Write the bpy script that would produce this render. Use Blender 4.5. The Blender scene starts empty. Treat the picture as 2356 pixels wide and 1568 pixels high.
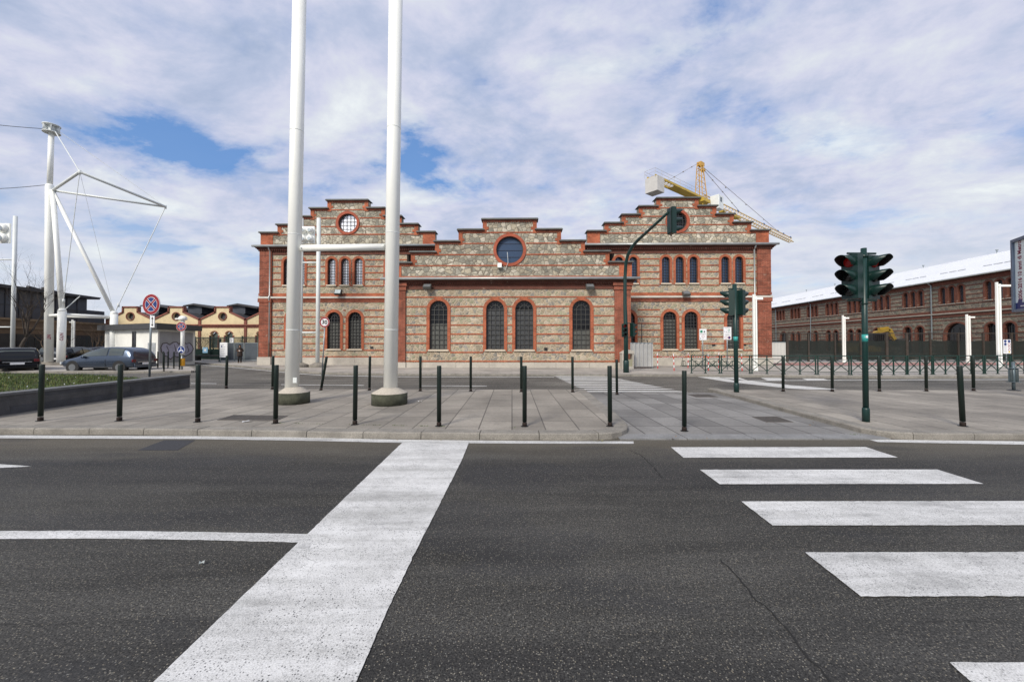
import bpy, bmesh, math, random
from mathutils import Vector, Matrix
from mathutils.geometry import tessellate_polygon
R = math.radians
random.seed(7)
scene = bpy.context.scene
COL = scene.collection
# ------------------------------------------------------------------ camera, world, sun, exposure
H0 = 1.7; PITCH = R(1.0); F = 900.0
cam_d = bpy.data.cameras.new("camera"); cam = bpy.data.objects.new("camera", cam_d); COL.objects.link(cam)
cam.location = (0, 0, H0); cam.rotation_euler = (R(90) + PITCH, 0, 0)
cam_d.sensor_width = 36; cam_d.lens = F / 2356 * 36; cam_d.shift_y = -9.7 / 2356
cam_d.clip_start = .05; cam_d.clip_end = 3000
scene.camera = cam
SUN_EL, SUN_AZ = 37, 208          # azimuth: degrees clockwise from +Y (north)
W = bpy.data.worlds.new("World"); scene.world = W; W.use_nodes = True
nt = W.node_tree; nt.nodes.clear(); L = nt.links.new
def N(t, **k):
    n = nt.nodes.new(t)
    for a, b in k.items(): setattr(n, a, b)
    return n
out = N('ShaderNodeOutputWorld'); bg = N('ShaderNodeBackground'); bg.inputs[1].default_value = 1
L(bg.outputs[0], out.inputs[0])
sky = N('ShaderNodeTexSky', sky_type='NISHITA', sun_disc=False, sun_elevation=R(SUN_EL), sun_rotation=R(SUN_AZ))
sk = N('ShaderNodeVectorMath', operation='SCALE'); sk.inputs['Scale'].default_value = .12
L(sky.outputs[0], sk.inputs[0])
tc = N('ShaderNodeTexCoord'); sep = N('ShaderNodeSeparateXYZ'); L(tc.outputs['Generated'], sep.inputs[0])
def math_n(op, a, b=None, c=None, clamp=False):
    n = N('ShaderNodeMath', operation=op, use_clamp=clamp)
    for i, v in enumerate((a, b, c)):
        if v is None: continue
        if isinstance(v, (int, float)): n.inputs[i].default_value = v
        else: L(v, n.inputs[i])
    return n.outputs[0]
zz = math_n('ADD', math_n('MAXIMUM', sep.outputs[2], 0.0), .22)
uu = math_n('DIVIDE', sep.outputs[0], zz); vv = math_n('DIVIDE', sep.outputs[1], zz)
cmb = N('ShaderNodeCombineXYZ'); L(uu, cmb.inputs[0]); L(vv, cmb.inputs[1])
def noise(scale, detail, rough, off, dist=0.0, rot=0, sc=(1, 1, 1)):
    m = N('ShaderNodeMapping'); L(cmb.outputs[0], m.inputs[0]); m.inputs['Location'].default_value = off
    m.inputs['Rotation'].default_value = (0, 0, R(rot)); m.inputs['Scale'].default_value = sc
    n = N('ShaderNodeTexNoise'); n.inputs['Scale'].default_value = scale; n.inputs['Detail'].default_value = detail
    n.inputs['Roughness'].default_value = rough; n.inputs['Distortion'].default_value = dist
    L(m.outputs[0], n.inputs[0]); return n.outputs[0]
def ramp(src, stops):
    r = N('ShaderNodeValToRGB'); L(src, r.inputs[0]); e = r.color_ramp.elements
    while len(e) < len(stops): e.new(.5)
    for i, (p, c) in enumerate(stops): e[i].position = p; e[i].color = (c[0], c[1], c[2], 1)
    return r.outputs[0]
HOLES = [(-41, 22.0, 12, 3.0, .155), (-33, 20, 7, 2.2, .14), (-13, 24, 5, 4, .10), (12, 24, 4, 3, .085), (-51, 18, 10, 2.5, .05), (-50, 12, 14, 2.5, .06), (-48, 29, 14, 6, -.055), (50, 27, 14, 14, .012), (8, 41, 9, 5, .05), (-14, 36, 10, 5, .05), (-48, 32, 8, 3, .05)]
n1 = noise(2.1, 9, .60, (3.1, 1.7, 0), .12, 25, (1, 1.25, 1))
n2 = noise(.55, 3, .5, (9.2, 4.0, 0), .3)
n3 = noise(2.3, 8, .62, (20.2, 7.0, 0), .2, 30, (1, 1.25, 1))
lb = math_n('MULTIPLY', uu, .028)                     # a little clearer towards the left (west)
cover = math_n('ADD', math_n('ADD', math_n('MULTIPLY', n1, .95), math_n('MULTIPLY', n2, .16)), .038)
# openings in the cloud deck, as directions in the sky: (azimuth, elevation, size, depth)
for (ax, ae, wa_, we_, dep) in HOLES:
    dv = Vector((math.sin(R(ax)) * math.cos(R(ae)), math.cos(R(ax)) * math.cos(R(ae)), math.sin(R(ae))))
    e1 = Vector((math.cos(R(ax)), -math.sin(R(ax)), 0)); e2 = e1.cross(dv)
    def dotn(v):
        n_ = N('ShaderNodeVectorMath', operation='DOT_PRODUCT'); L(tc.outputs['Generated'], n_.inputs[0]); n_.inputs[1].default_value = v; return n_.outputs['Value']
    q1 = math_n('DIVIDE', dotn(e1), math.sin(R(wa_))); q2 = math_n('DIVIDE', dotn(e2), math.sin(R(we_)))
    d2 = math_n('ADD', math_n('MULTIPLY', q1, q1), math_n('MULTIPLY', q2, q2))
    front = math_n('GREATER_THAN', dotn(dv), 0)
    g_ = math_n('MULTIPLY', math_n('MULTIPLY', math_n('EXPONENT', math_n('MULTIPLY', d2, -1)), front), dep)
    cover = math_n('SUBTRACT', cover, g_)
mask = ramp(cover, [(.405, (.04, .04, .04)), (.45, (.42, .42, .42)), (.51, (.78, .78, .78)), (.60, (1, 1, 1))])
cc = ramp(n3, [(.30, (.30, .37, .52)), (.42, (.41, .46, .60)), (.51, (.52, .54, .66)), (.60, (.59, .62, .68)), (.70, (.70, .74, .75))])
blue = N('ShaderNodeMix', data_type='RGBA'); blue.inputs[0].default_value = .5
L(sk.outputs[0], blue.inputs[6]); blue.inputs[7].default_value = (.07, .24, .62, 1)
mx = N('ShaderNodeMix', data_type='RGBA'); L(mask, mx.inputs[0]); L(blue.outputs[2], mx.inputs[6]); L(cc, mx.inputs[7])
hz = ramp(sep.outputs[2], [(.0, (.7, .7, .7)), (.12, (.5, .5, .5)), (.30, (0, 0, 0))])
mh = N('ShaderNodeMix', data_type='RGBA'); L(hz, mh.inputs[0]); L(mx.outputs[2], mh.inputs[6]); mh.inputs[7].default_value = (.61, .65, .69, 1)
L(mh.outputs[2], bg.inputs[0])
sd = bpy.data.lights.new("sun", 'SUN'); sun = bpy.data.objects.new("sun", sd); COL.objects.link(sun)
sd.energy = 3.0; sd.angle = R(16); sd.color = (1, .93, .82)
az, el = R(SUN_AZ), R(SUN_EL)
sdir = Vector((math.sin(az) * math.cos(el), math.cos(az) * math.cos(el), math.sin(el)))
sun.rotation_euler = (-sdir).to_track_quat('-Z', 'Y').to_euler()
scene.view_settings.view_transform = 'Standard'; scene.view_settings.look = 'None'
scene.view_settings.exposure = 0.32; scene.view_settings.gamma = 1
# ------------------------------------------------------------------ helpers
SP, CP = math.sin(PITCH), math.cos(PITCH)
def ray(px, py):
    u = (px - 1178) / F; v = (774.3 - py) / F
    return Vector((u, CP - v * SP, SP + v * CP))
def G(px, py, z=0.0):
    d = ray(px, py); t = (z - H0) / d.z
    return Vector((d.x * t, d.y * t, z))
def AT(px, py, Y):
    d = ray(px, py); t = Y / d.y
    return Vector((d.x * t, Y, H0 + d.z * t))
class Plane:
    """a vertical facade: local x to the right, y into the building, z up"""
    def __init__(s, x, y, yaw): s.o = Vector((x, y, 0)); s.a = yaw; s.ex = Vector((math.cos(yaw), math.sin(yaw), 0)); s.ey = Vector((-math.sin(yaw), math.cos(yaw), 0))
    def at(s, px, py, c=0.0):
        d = ray(px, py); o = Vector((0, 0, H0)); t = (c - (o - s.o).dot(s.ey)) / d.dot(s.ey)
        p = o + d * t; return (p - s.o).dot(s.ex), p.z
class MB:
    def __init__(s): s.v = []; s.f = []; s.m = []; s.mi = 0; s.sm = []; s.smooth = False
    def add(s, vs, fs):
        b = len(s.v); s.v += [tuple(p) for p in vs]
        for f in fs: s.f.append([b + i for i in f]); s.m.append(s.mi); s.sm.append(s.smooth)
        return s
    def box(s, x0, x1, y0, y1, z0, z1):
        return s.add([(x0, y0, z0), (x1, y0, z0), (x1, y1, z0), (x0, y1, z0), (x0, y0, z1), (x1, y0, z1), (x1, y1, z1), (x0, y1, z1)],
                     [(0, 3, 2, 1), (4, 5, 6, 7), (0, 1, 5, 4), (1, 2, 6, 5), (2, 3, 7, 6), (3, 0, 4, 7)])
    def obox(s, c, ux, uy, uz):     # centre + half vectors
        c, ux, uy, uz = map(Vector, (c, ux, uy, uz)); P = []
        for k in (-1, 1):
            for a, b in ((-1, -1), (1, -1), (1, 1), (-1, 1)): P.append(c + ux * a + uy * b + uz * k)
        return s.add(P, [(0, 3, 2, 1), (4, 5, 6, 7), (0, 1, 5, 4), (1, 2, 6, 5), (2, 3, 7, 6), (3, 0, 4, 7)])
    def prism_xz(s, poly, y0, y1):
        n = len(poly); P = [(x, y0, z) for x, z in poly] + [(x, y1, z) for x, z in poly]
        tri = tessellate_polygon([[Vector((x, z, 0)) for x, z in poly]])
        fs = [tuple(t) for t in tri] + [tuple(n + i for i in reversed(t)) for t in tri]
        fs += [(i, (i + 1) % n, n + (i + 1) % n, n + i) for i in range(n)]
        return s.add(P, fs)
    def prism_xy(s, poly, z0, z1):
        n = len(poly); P = [(p[0], p[1], z0) for p in poly] + [(p[0], p[1], z1) for p in poly]
        tri = tessellate_polygon([[Vector((p[0], p[1], 0)) for p in poly]])
        fs = [tuple(n + i for i in t) for t in tri] + [tuple(reversed(t)) for t in tri]
        fs += [(i, (i + 1) % n, n + (i + 1) % n, n + i) for i in range(n)]
        return s.add(P, fs)
    def sheet(s, poly, z):
        tri = tessellate_polygon([[Vector((p[0], p[1], 0)) for p in poly]])
        return s.add([(p[0], p[1], z) for p in poly], [tuple(t) for t in tri])
    def tube(s, pts, rad, n=10, cap=True):
        pts = [Vector(p) for p in pts]
        if not isinstance(rad, (list, tuple)): rad = [rad] * len(pts)
        b = len(s.v); up = None
        for i, p in enumerate(pts):
            if i == 0: d = pts[1] - p
            elif i == len(pts) - 1: d = p - pts[i - 1]
            else: d = (pts[i + 1] - p).normalized() + (p - pts[i - 1]).normalized()
            d.normalize()
            if up is None: up = Vector((0, 0, 1)) if abs(d.z) < .9 else Vector((1, 0, 0))
            a = d.cross(up).normalized(); c = a.cross(d).normalized(); up = c
            for k in range(n):
                t = 2 * math.pi * (k + .5) / n
                s.v.append(tuple(p + (a * math.cos(t) + c * math.sin(t)) * rad[i]))
        for i in range(len(pts) - 1):
            for k in range(n):
                s.f.append([b + i * n + k, b + i * n + (k + 1) % n, b + (i + 1) * n + (k + 1) % n, b + (i + 1) * n + k]); s.m.append(s.mi); s.sm.append(n > 6)
        if cap:
            s.f.append([b + k for k in reversed(range(n))]); s.m.append(s.mi); s.sm.append(False)
            e = b + (len(pts) - 1) * n; s.f.append([e + k for k in range(n)]); s.m.append(s.mi); s.sm.append(False)
        return s
    def ring(s, cx, cz, r0, r1, y0, y1, a0=0, a1=360, n=32):     # flat ring in the XZ plane, with depth
        b = len(s.v); full = abs(a1 - a0) >= 360; m = n if full else n + 1
        for i in range(m):
            t = R(a0 + (a1 - a0) * i / n); c, q = math.cos(t), math.sin(t)
            s.v += [(cx + r0 * c, y0, cz + r0 * q), (cx + r1 * c, y0, cz + r1 * q), (cx + r1 * c, y1, cz + r1 * q), (cx + r0 * c, y1, cz + r0 * q)]
        for i in range(n):
            j = (i + 1) % m
            for k in range(4):
                s.f.append([b + i * 4 + k, b + i * 4 + (k + 1) % 4, b + j * 4 + (k + 1) % 4, b + j * 4 + k]); s.m.append(s.mi); s.sm.append(False)
        return s
    def disc(s, cx, cz, r, y, n=28, hole=None):
        return s.add([(cx + r * math.cos(2 * math.pi * i / n), y, cz + r * math.sin(2 * math.pi * i / n)) for i in range(n)], [tuple(range(n))])
    def lathe(s, cx, cy, prof, n=24):
        b = len(s.v)
        for r, z in prof:
            for k in range(n):
                t = 2 * math.pi * k / n; s.v.append((cx + r * math.cos(t), cy + r * math.sin(t), z))
        for i in range(len(prof) - 1):
            for k in range(n):
                s.f.append([b + i * n + k, b + i * n + (k + 1) % n, b + (i + 1) * n + (k + 1) % n, b + (i + 1) * n + k]); s.m.append(s.mi); s.sm.append(s.smooth)
        s.f.append([b + k for k in reversed(range(n))]); s.m.append(s.mi); s.sm.append(False)
        e = b + (len(prof) - 1) * n; s.f.append([e + k for k in range(n)]); s.m.append(s.mi); s.sm.append(False)
        return s
    def mesh(s, name, mats):
        me = bpy.data.meshes.new(name); me.from_pydata(s.v, [], s.f)
        for m in (mats if isinstance(mats, (list, tuple)) else [mats]): me.materials.append(m)
        for p, mi, sm in zip(me.polygons, s.m, s.sm): p.material_index = mi; p.use_smooth = sm
        bm = bmesh.new(); bm.from_mesh(me); bmesh.ops.recalc_face_normals(bm, faces=bm.faces); bm.to_mesh(me); bm.free()
        me.update(); return me
    def build(s, name, mats, parent=None, loc=(0, 0, 0), bevel=0):
        return link(name, s.mesh(name, mats), parent, loc, bevel)
def link(name, me, parent=None, loc=(0, 0, 0), bevel=0):
    o = bpy.data.objects.new(name, me); COL.objects.link(o); o.location = loc
    if parent is not None: o.parent = parent
    if bevel:
        b = o.modifiers.new('bevel', 'BEVEL'); b.width = bevel; b.segments = 2; b.limit_method = 'ANGLE'
    return o
def tag(o, label, cat, group=None, kind=None):
    o['label'] = label; o['category'] = cat
    if group: o['group'] = group
    if kind: o['kind'] = kind
    return o
def structure(o): o['kind'] = 'structure'; return o
def stuff(o, label, cat): o['kind'] = 'stuff'; o['label'] = label; o['category'] = cat; return o
def thing(name, label, cat, loc=(0, 0, 0), rz=0, group=None):
    o = bpy.data.objects.new(name, None); COL.objects.link(o); o.location = loc; o.rotation_euler = (0, 0, rz)
    o.empty_display_size = .2
    return tag(o, label, cat, group)
def dup(root, loc, rz=None, label=None, rot=None):
    r = root.copy(); COL.objects.link(r); r.location = loc
    if rz is not None: r.rotation_euler = (0, 0, rz)
    if rot is not None: r.rotation_euler = rot
    if label: r['label'] = label
    for ch in list(root.children):
        c = ch.copy(); COL.objects.link(c); c.parent = r
        for g in list(ch.children):
            d = g.copy(); COL.objects.link(d); d.parent = c
    return r
def text_mesh(body, size, mat, name, depth=.004, bold=0.0, parent=None, M=None, align='CENTER', spacing=1.0):
    cu = bpy.data.curves.new(name, 'FONT'); cu.body = body; cu.size = size; cu.extrude = depth; cu.offset = bold
    cu.align_x = align; cu.align_y = 'CENTER'; cu.space_character = spacing; cu.resolution_u = 3
    o = bpy.data.objects.new(name, cu); COL.objects.link(o)
    me = bpy.data.meshes.new_from_object(o.evaluated_get(bpy.context.evaluated_depsgraph_get()))
    bpy.data.objects.remove(o)
    if M: me.transform(M)
    me.materials.clear(); me.materials.append(mat)
    return link(name, me, parent)
# text lies in local XY; this turns it to stand in XZ facing -Y
STAND = Matrix.Rotation(R(90), 4, 'X')
# ------------------------------------------------------------------ materials
def newmat(name):
    m = bpy.data.materials.new(name); m.use_nodes = True; t = m.node_tree; b = t.nodes['Principled BSDF']; return m, t, b
class NB:
    def __init__(s, t): s.t = t
    def n(s, ty, **k):
        x = s.t.nodes.new(ty)
        for a, b in k.items(): setattr(x, a, b)
        return x
    def l(s, a, b): s.t.links.new(a, b)
    def co(s, sc=(1, 1, 1), rot=(0, 0, 0), loc=(0, 0, 0), src='Object'):
        c = s.n('ShaderNodeTexCoord'); m = s.n('ShaderNodeMapping'); s.l(c.outputs[src], m.inputs[0])
        m.inputs['Scale'].default_value = sc; m.inputs['Rotation'].default_value = rot; m.inputs['Location'].default_value = loc
        return m.outputs[0]
    def noise(s, v, scale, detail=4, rough=.55, dist=0):
        x = s.n('ShaderNodeTexNoise'); s.l(v, x.inputs[0]); x.inputs['Scale'].default_value = scale
        x.inputs['Detail'].default_value = detail; x.inputs['Roughness'].default_value = rough; x.inputs['Distortion'].default_value = dist
        return x.outputs[0]
    def ramp(s, f, stops, const=False):
        r = s.n('ShaderNodeValToRGB'); s.l(f, r.inputs[0]); e = r.color_ramp.elements
        if const: r.color_ramp.interpolation = 'CONSTANT'
        while len(e) < len(stops): e.new(.5)
        for i, (p, c) in enumerate(stops):
            if not isinstance(c, (tuple, list)): c = (c, c, c)
            e[i].position = p; e[i].color = (c[0], c[1], c[2], 1)
        return r.outputs[0]
    def mix(s, f, a, b, mode='MIX'):
        x = s.n('ShaderNodeMix', data_type='RGBA', blend_type=mode)
        for i, v in ((0, f), (6, a), (7, b)):
            if isinstance(v, (int, float)): x.inputs[i].default_value = v
            elif isinstance(v, (tuple, list)): x.inputs[i].default_value = (v[0], v[1], v[2], 1)
            else: s.l(v, x.inputs[i])
        return x.outputs[2]
    def bump(s, h, b, strength=.4, dist=.01):
        x = s.n('ShaderNodeBump'); s.l(h, x.inputs['Height']); x.inputs['Strength'].default_value = strength
        x.inputs['Distance'].default_value = dist; s.l(x.outputs[0], b.inputs['Normal'])
MATS = {}
def M(name, col, rough=.55, var=.12, scale=2.5, metal=0.0, bump=0.0, spec=.5, fine=0.0):
    if name in MATS: return MATS[name]
    m, t, b = newmat(name); g = NB(t); v = g.co()
    n = g.noise(v, scale, 6, .62)
    c = g.ramp(n, [(.3, tuple(x * (1 - var) for x in col)), (.7, tuple(min(1, x * (1 + var)) for x in col))])
    if fine:
        f = g.noise(v, scale * 18, 3, .6); c = g.mix(fine, c, g.ramp(f, [(.35, .25), (.65, .75)]), 'OVERLAY')
    g.l(c, b.inputs['Base Color'])
    b.inputs['Roughness'].default_value = rough; b.inputs['Metallic'].default_value = metal
    b.inputs['Specular IOR Level'].default_value = spec
    if bump: g.bump(g.noise(v, scale * 6, 5), b, bump, .01)
    MATS[name] = m; return m
def mat_asphalt(name, base, speck, lanes=False):
    m, t, b = newmat(name); g = NB(t); v = g.co()
    big = g.noise(v, .35, 5, .6, .4); med = g.noise(g.co((.25, 2.2, 1)), 1.2, 5, .6)
    fine = g.noise(v, 95, 3, .7)
    vo = g.n('ShaderNodeTexVoronoi'); g.l(v, vo.inputs[0]); vo.inputs['Scale'].default_value = 118
    sep = g.n('ShaderNodeSeparateColor'); g.l(vo.outputs['Color'], sep.inputs[0])
    c = g.ramp(big, [(.32, tuple(x * .72 for x in base)), (.68, tuple(x * 1.22 for x in base))])
    c = g.mix(.8, c, g.ramp(med, [(.36, .28), (.62, .66)]), 'OVERLAY')
    c = g.mix(g.ramp(g.noise(g.co((.55, 5.5, 1), loc=(4, 1, 0)), 1.0, 6, .7), [(.62, 0), (.70, .75)]), c, tuple(x * .32 for x in base))
    c = g.mix(g.ramp(g.noise(g.co(loc=(9, 3, 0)), 1.9, 6, .72), [(.66, 0), (.73, .5)]), c, tuple(x * .45 for x in base))
    c = g.mix(1, c, g.ramp(fine, [(.36, .02), (.64, .98)]), 'OVERLAY')
    c = g.mix(.6, c, g.ramp(g.noise(v, 38, 3, .7), [(.36, .2), (.64, .8)]), 'OVERLAY')
    if lanes:      # dust gathered towards the kerb, wheel tracks polished darker, older resurfaced strips
        cs = g.n('ShaderNodeTexCoord'); sx = g.n('ShaderNodeSeparateXYZ'); g.l(cs.outputs['Object'], sx.inputs[0])
        wob = g.n('ShaderNodeMath', operation='MULTIPLY_ADD'); g.l(g.noise(v, .5, 4), wob.inputs[0]); wob.inputs[1].default_value = 1.1; g.l(sx.outputs[1], wob.inputs[2])
        yn = g.n('ShaderNodeMath', operation='DIVIDE'); g.l(wob.outputs[0], yn.inputs[0]); yn.inputs[1].default_value = 10
        c = g.mix(g.ramp(yn.outputs[0], [(.62, 0), (.73, .55)]), c, (.125, .108, .080))
        c = g.mix(g.ramp(yn.outputs[0], [(.22, 0), (.26, .35), (.30, .05), (.36, .0), (.50, .0), (.545, .55), (.60, .50), (.635, 0)]), c, (.018, .018, .020))
        c = g.mix(g.ramp(g.noise(g.co((.5, 1.3, 1), loc=(7, 2, 0)), .8, 3, .4), [(.56, 0), (.60, .35)]), c, (.024, .025, .029))
    stone = g.ramp(sep.outputs[0], [(.0, 0), (.82, 0), (.90, .6), (1, 1)])
    warm = g.ramp(sep.outputs[1], [(0, (.9, .95, 1.0)), (.5, (1.1, 1, .82)), (1, (1.0, .98, .95))])
    sc = g.mix(1, warm, tuple(x * speck for x in base), 'MULTIPLY')
    d = g.ramp(vo.outputs['Distance'], [(.0, 1), (.42, 1), (.55, 0)])
    mk = g.mix(1, stone, d, 'MULTIPLY')
    c = g.mix(mk, c, sc)
    g.l(c, b.inputs['Base Color']); b.inputs['Roughness'].default_value = .82; b.inputs['Specular IOR Level'].default_value = .35
    h = g.mix(.5, fine, stone); g.bump(h, b, .9, .008)
    return m
def mat_paint(name, col=(.66, .67, .68), wear=.5):
    m, t, b = newmat(name); g = NB(t); v = g.co()
    big = g.noise(v, 1.1, 5, .6, .5); fine = g.noise(v, 55, 4, .75); mid = g.noise(v, 9, 5, .65)
    c = g.ramp(big, [(.3, tuple(x * .80 for x in col)), (.7, tuple(x * 1.06 for x in col))])
    c = g.mix(.30, c, g.ramp(mid, [(.35, .35), (.6, .62)]), 'OVERLAY')
    vo = g.n('ShaderNodeTexVoronoi'); g.l(v, vo.inputs[0]); vo.inputs['Scale'].default_value = 62
    sep = g.n('ShaderNodeSeparateColor'); g.l(vo.outputs['Color'], sep.inputs[0])
    pits = g.ramp(sep.outputs[0], [(.0, 1), (.14 + wear * .5, 1), (.18 + wear * .5, 0)])
    pr = g.ramp(vo.outputs['Distance'], [(.25, 1), (.36, 0)])
    patch = g.ramp(g.noise(v, 3.2, 6, .7), [(.40, .25), (.60, 1)])
    ve = g.n('ShaderNodeTexVoronoi', feature='DISTANCE_TO_EDGE'); g.l(g.mix(.12, v, g.noise(v, 6, 5)), ve.inputs[0]); ve.inputs['Scale'].default_value = 3.4
    mk = g.mix(1, g.mix(1, pits, pr, 'MULTIPLY'), patch, 'MULTIPLY')
    c = g.mix(mk, c, (.06, .06, .062))
    c = g.mix(g.ramp(fine, [(.56, 0), (.72, .75)]), c, (.16, .16, .16))
    ck = g.mix(1, g.ramp(ve.outputs['Distance'], [(0, 1), (.005, .8), (.010, 0)]), g.ramp(big, [(.50, 0), (.66, .5)]), 'MULTIPLY'); c = g.mix(ck, c, (.08, .08, .08))
    c = g.mix(.7, c, g.ramp(g.noise(g.co((.3, 3.2, 1)), 1.4, 5, .65), [(.35, .30), (.6, .58)]), 'OVERLAY')
    c = g.mix(g.ramp(g.noise(g.co((.8, 1.6, 1), loc=(2, 6, 0)), 1.3, 7, .75), [(.54, 0), (.68, .50)]), c, (.20, .20, .195))
    c = g.mix(.5, c, g.ramp(g.noise(v, 120, 2, .6), [(.35, .2), (.6, .7)]), 'OVERLAY')
    g.l(c, b.inputs['Base Color']); b.inputs['Roughness'].default_value = .6; g.bump(fine, b, .4, .005)
    return m
def mat_pavers(name, base, joint, w, h, stag=.5, rough=.75, var=.16, js=.008, stain=.6):
    m, t, b = newmat(name); g = NB(t); v = g.co(rot=(0, 0, R(90)))
    br = g.n('ShaderNodeTexBrick'); g.l(v, br.inputs[0]); br.offset = stag; br.inputs['Scale'].default_value = 1
    br.inputs['Brick Width'].default_value = w; br.inputs['Row Height'].default_value = h; br.inputs['Mortar Size'].default_value = js
    br.inputs['Mortar Smooth'].default_value = .15; br.inputs['Bias'].default_value = 0
    br.inputs['Color1'].default_value = tuple(x * (1 - var) for x in base) + (1,); br.inputs['Color2'].default_value = tuple(x * (1 + var) for x in base) + (1,)
    br.inputs['Mortar'].default_value = tuple(joint) + (1,)
    big = g.noise(g.co(), .5, 6, .62, .4); fine = g.noise(g.co(), 22, 5, .7); 
    c = g.mix(stain, br.outputs['Color'], g.ramp(big, [(.3, .24), (.7, .72)]), 'OVERLAY')
    c = g.mix(.35, c, g.ramp(fine, [(.3, .3), (.7, .7)]), 'OVERLAY')
    sp = g.ramp(g.noise(g.co(loc=(5, 2, 0)), 4.2, 5, .72), [(.60, 0), (.70, .5)]); c = g.mix(sp, c, tuple(x * .45 for x in base))
    g.l(c, b.inputs['Base Color']); b.inputs['Roughness'].default_value = rough; b.inputs['Specular IOR Level'].default_value = .4
    g.bump(g.mix(.3, br.outputs['Fac'], fine), b, -.3, .006)
    return m
def mat_rubble(name, cols, mortar, scale=2.6, stain=.35):
    m, t, b = newmat(name); g = NB(t)
    v0 = g.co(); nz = g.n('ShaderNodeTexNoise'); g.l(v0, nz.inputs[0]); nz.inputs['Scale'].default_value = 3
    add = g.n('ShaderNodeVectorMath', operation='MULTIPLY_ADD'); g.l(nz.outputs['Color'], add.inputs[0]); add.inputs[1].default_value = (.10, 0, .10); g.l(v0, add.inputs[2])
    fl = g.n('ShaderNodeVectorMath', operation='MULTIPLY'); g.l(add.outputs[0], fl.inputs[0]); fl.inputs[1].default_value = (1, .3, 1.15)
    v = fl.outputs[0]
    vo = g.n('ShaderNodeTexVoronoi'); g.l(v, vo.inputs[0]); vo.inputs['Scale'].default_value = scale
    ve = g.n('ShaderNodeTexVoronoi', feature='DISTANCE_TO_EDGE'); g.l(v, ve.inputs[0]); ve.inputs['Scale'].default_value = scale
    sep = g.n('ShaderNodeSeparateColor'); g.l(vo.outputs['Color'], sep.inputs[0])
    k = len(cols); c = g.ramp(sep.outputs[0], [(i / k, cc) for i, cc in enumerate(cols)], True)
    c = g.mix(.55, c, g.ramp(g.noise(v0, 9, 6, .7, .6), [(.3, .22), (.7, .74)]), 'OVERLAY')
    c = g.mix(stain, c, g.ramp(g.noise(v0, .55, 5, .65, .5), [(.35, .28), (.65, .66)]), 'OVERLAY')
    e = g.ramp(ve.outputs['Distance'], [(.0, 1), (.022, 1), (.06, 0)])
    c = g.mix(e, c, mortar); g.l(c, b.inputs['Base Color'])
    b.inputs['Roughness'].default_value = .9; b.inputs['Specular IOR Level'].default_value = .25
    g.bump(g.mix(.4, g.ramp(ve.outputs['Distance'], [(0, 0), (.16, 1)]), g.noise(v0, 14, 5, .7)), b, .7, .05)
    return m
def mat_brick(name, c1, c2, mortar=(.36, .30, .25), stain=.4):
    m, t, b = newmat(name); g = NB(t); c0 = g.n('ShaderNodeTexCoord'); s = g.n('ShaderNodeSeparateXYZ'); g.l(c0.outputs['Object'], s.inputs[0])
    ad = g.n('ShaderNodeMath', operation='ADD'); g.l(s.outputs[0], ad.inputs[0]); g.l(s.outputs[1], ad.inputs[1])
    cb = g.n('ShaderNodeCombineXYZ'); g.l(ad.outputs[0], cb.inputs[0]); g.l(s.outputs[2], cb.inputs[1])
    br = g.n('ShaderNodeTexBrick'); g.l(cb.outputs[0], br.inputs[0]); br.inputs['Scale'].default_value = 1
    br.inputs['Brick Width'].default_value = .25; br.inputs['Row Height'].default_value = .07; br.inputs['Mortar Size'].default_value = .009
    br.inputs['Color1'].default_value = c1 + (1,); br.inputs['Color2'].default_value = c2 + (1,); br.inputs['Mortar'].default_value = mortar + (1,)
    v0 = g.co(); c = g.mix(stain, br.outputs['Color'], g.ramp(g.noise(v0, 1.3, 6, .7, .5), [(.3, .22), (.7, .72)]), 'OVERLAY')
    c = g.mix(.5, c, g.ramp(g.noise(v0, 16, 4, .7), [(.3, .3), (.7, .7)]), 'OVERLAY')
    pl = g.ramp(g.noise(g.co(loc=(3, 8, 1)), 2.3, 6, .75), [(.62, 0), (.68, .5)]); c = g.mix(pl, c, (.42, .33, .26))
    g.l(c, b.inputs['Base Color']); b.inputs['Roughness'].default_value = .85; b.inputs['Specular IOR Level'].default_value = .25
    g.bump(br.outputs['Fac'], b, -.4, .01)
    return m
def mat_glass(name, col, rough=.05, metal=.0, spec=1.0):
    m, t, b = newmat(name); g = NB(t)
    c = g.ramp(g.noise(g.co(), .8, 3), [(.35, tuple(x * .8 for x in col)), (.65, tuple(x * 1.2 for x in col))])
    g.l(c, b.inputs['Base Color']); b.inputs['Roughness'].default_value = rough; b.inputs['Metallic'].default_value = metal; b.inputs['Specular IOR Level'].default_value = spec
    g.bump(g.noise(g.co(), 1.6, 2), b, .12, .05)
    return m
asph = mat_asphalt('asphalt', (.047, .0455, .0415), 4.8, True)
asph2 = mat_asphalt('street_asphalt', (.115, .108, .095), 1.8)
paint = mat_paint('road_paint', (.60, .60, .59)); paint_far = mat_paint('street_paint', (.62, .62, .60), .15)
pave = mat_pavers('stone_paving', (.250, .228, .196), (.105, .095, .082), 1.0, .62, .5, js=.013)
pave2 = mat_pavers('crossing_paving', (.195, .190, .182), (.055, .052, .05), 1.0, .62, .0, js=.013, var=.22)
pavefar = mat_pavers('far_paving', (.36, .335, .30), (.26, .24, .22), 1.2, .8, .5, var=.07)
kerbm = M('kerb_stone', (.215, .20, .175), .8, .25, 3, bump=.3, fine=.4)
stoneL = mat_rubble('rubble_stone', [(.30, .265, .20), (.36, .315, .235), (.24, .225, .19), (.40, .33, .235), (.30, .285, .20), (.43, .375, .29), (.27, .255, .225), (.35, .29, .21)], (.50, .41, .31), 4.1, .5)
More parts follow.
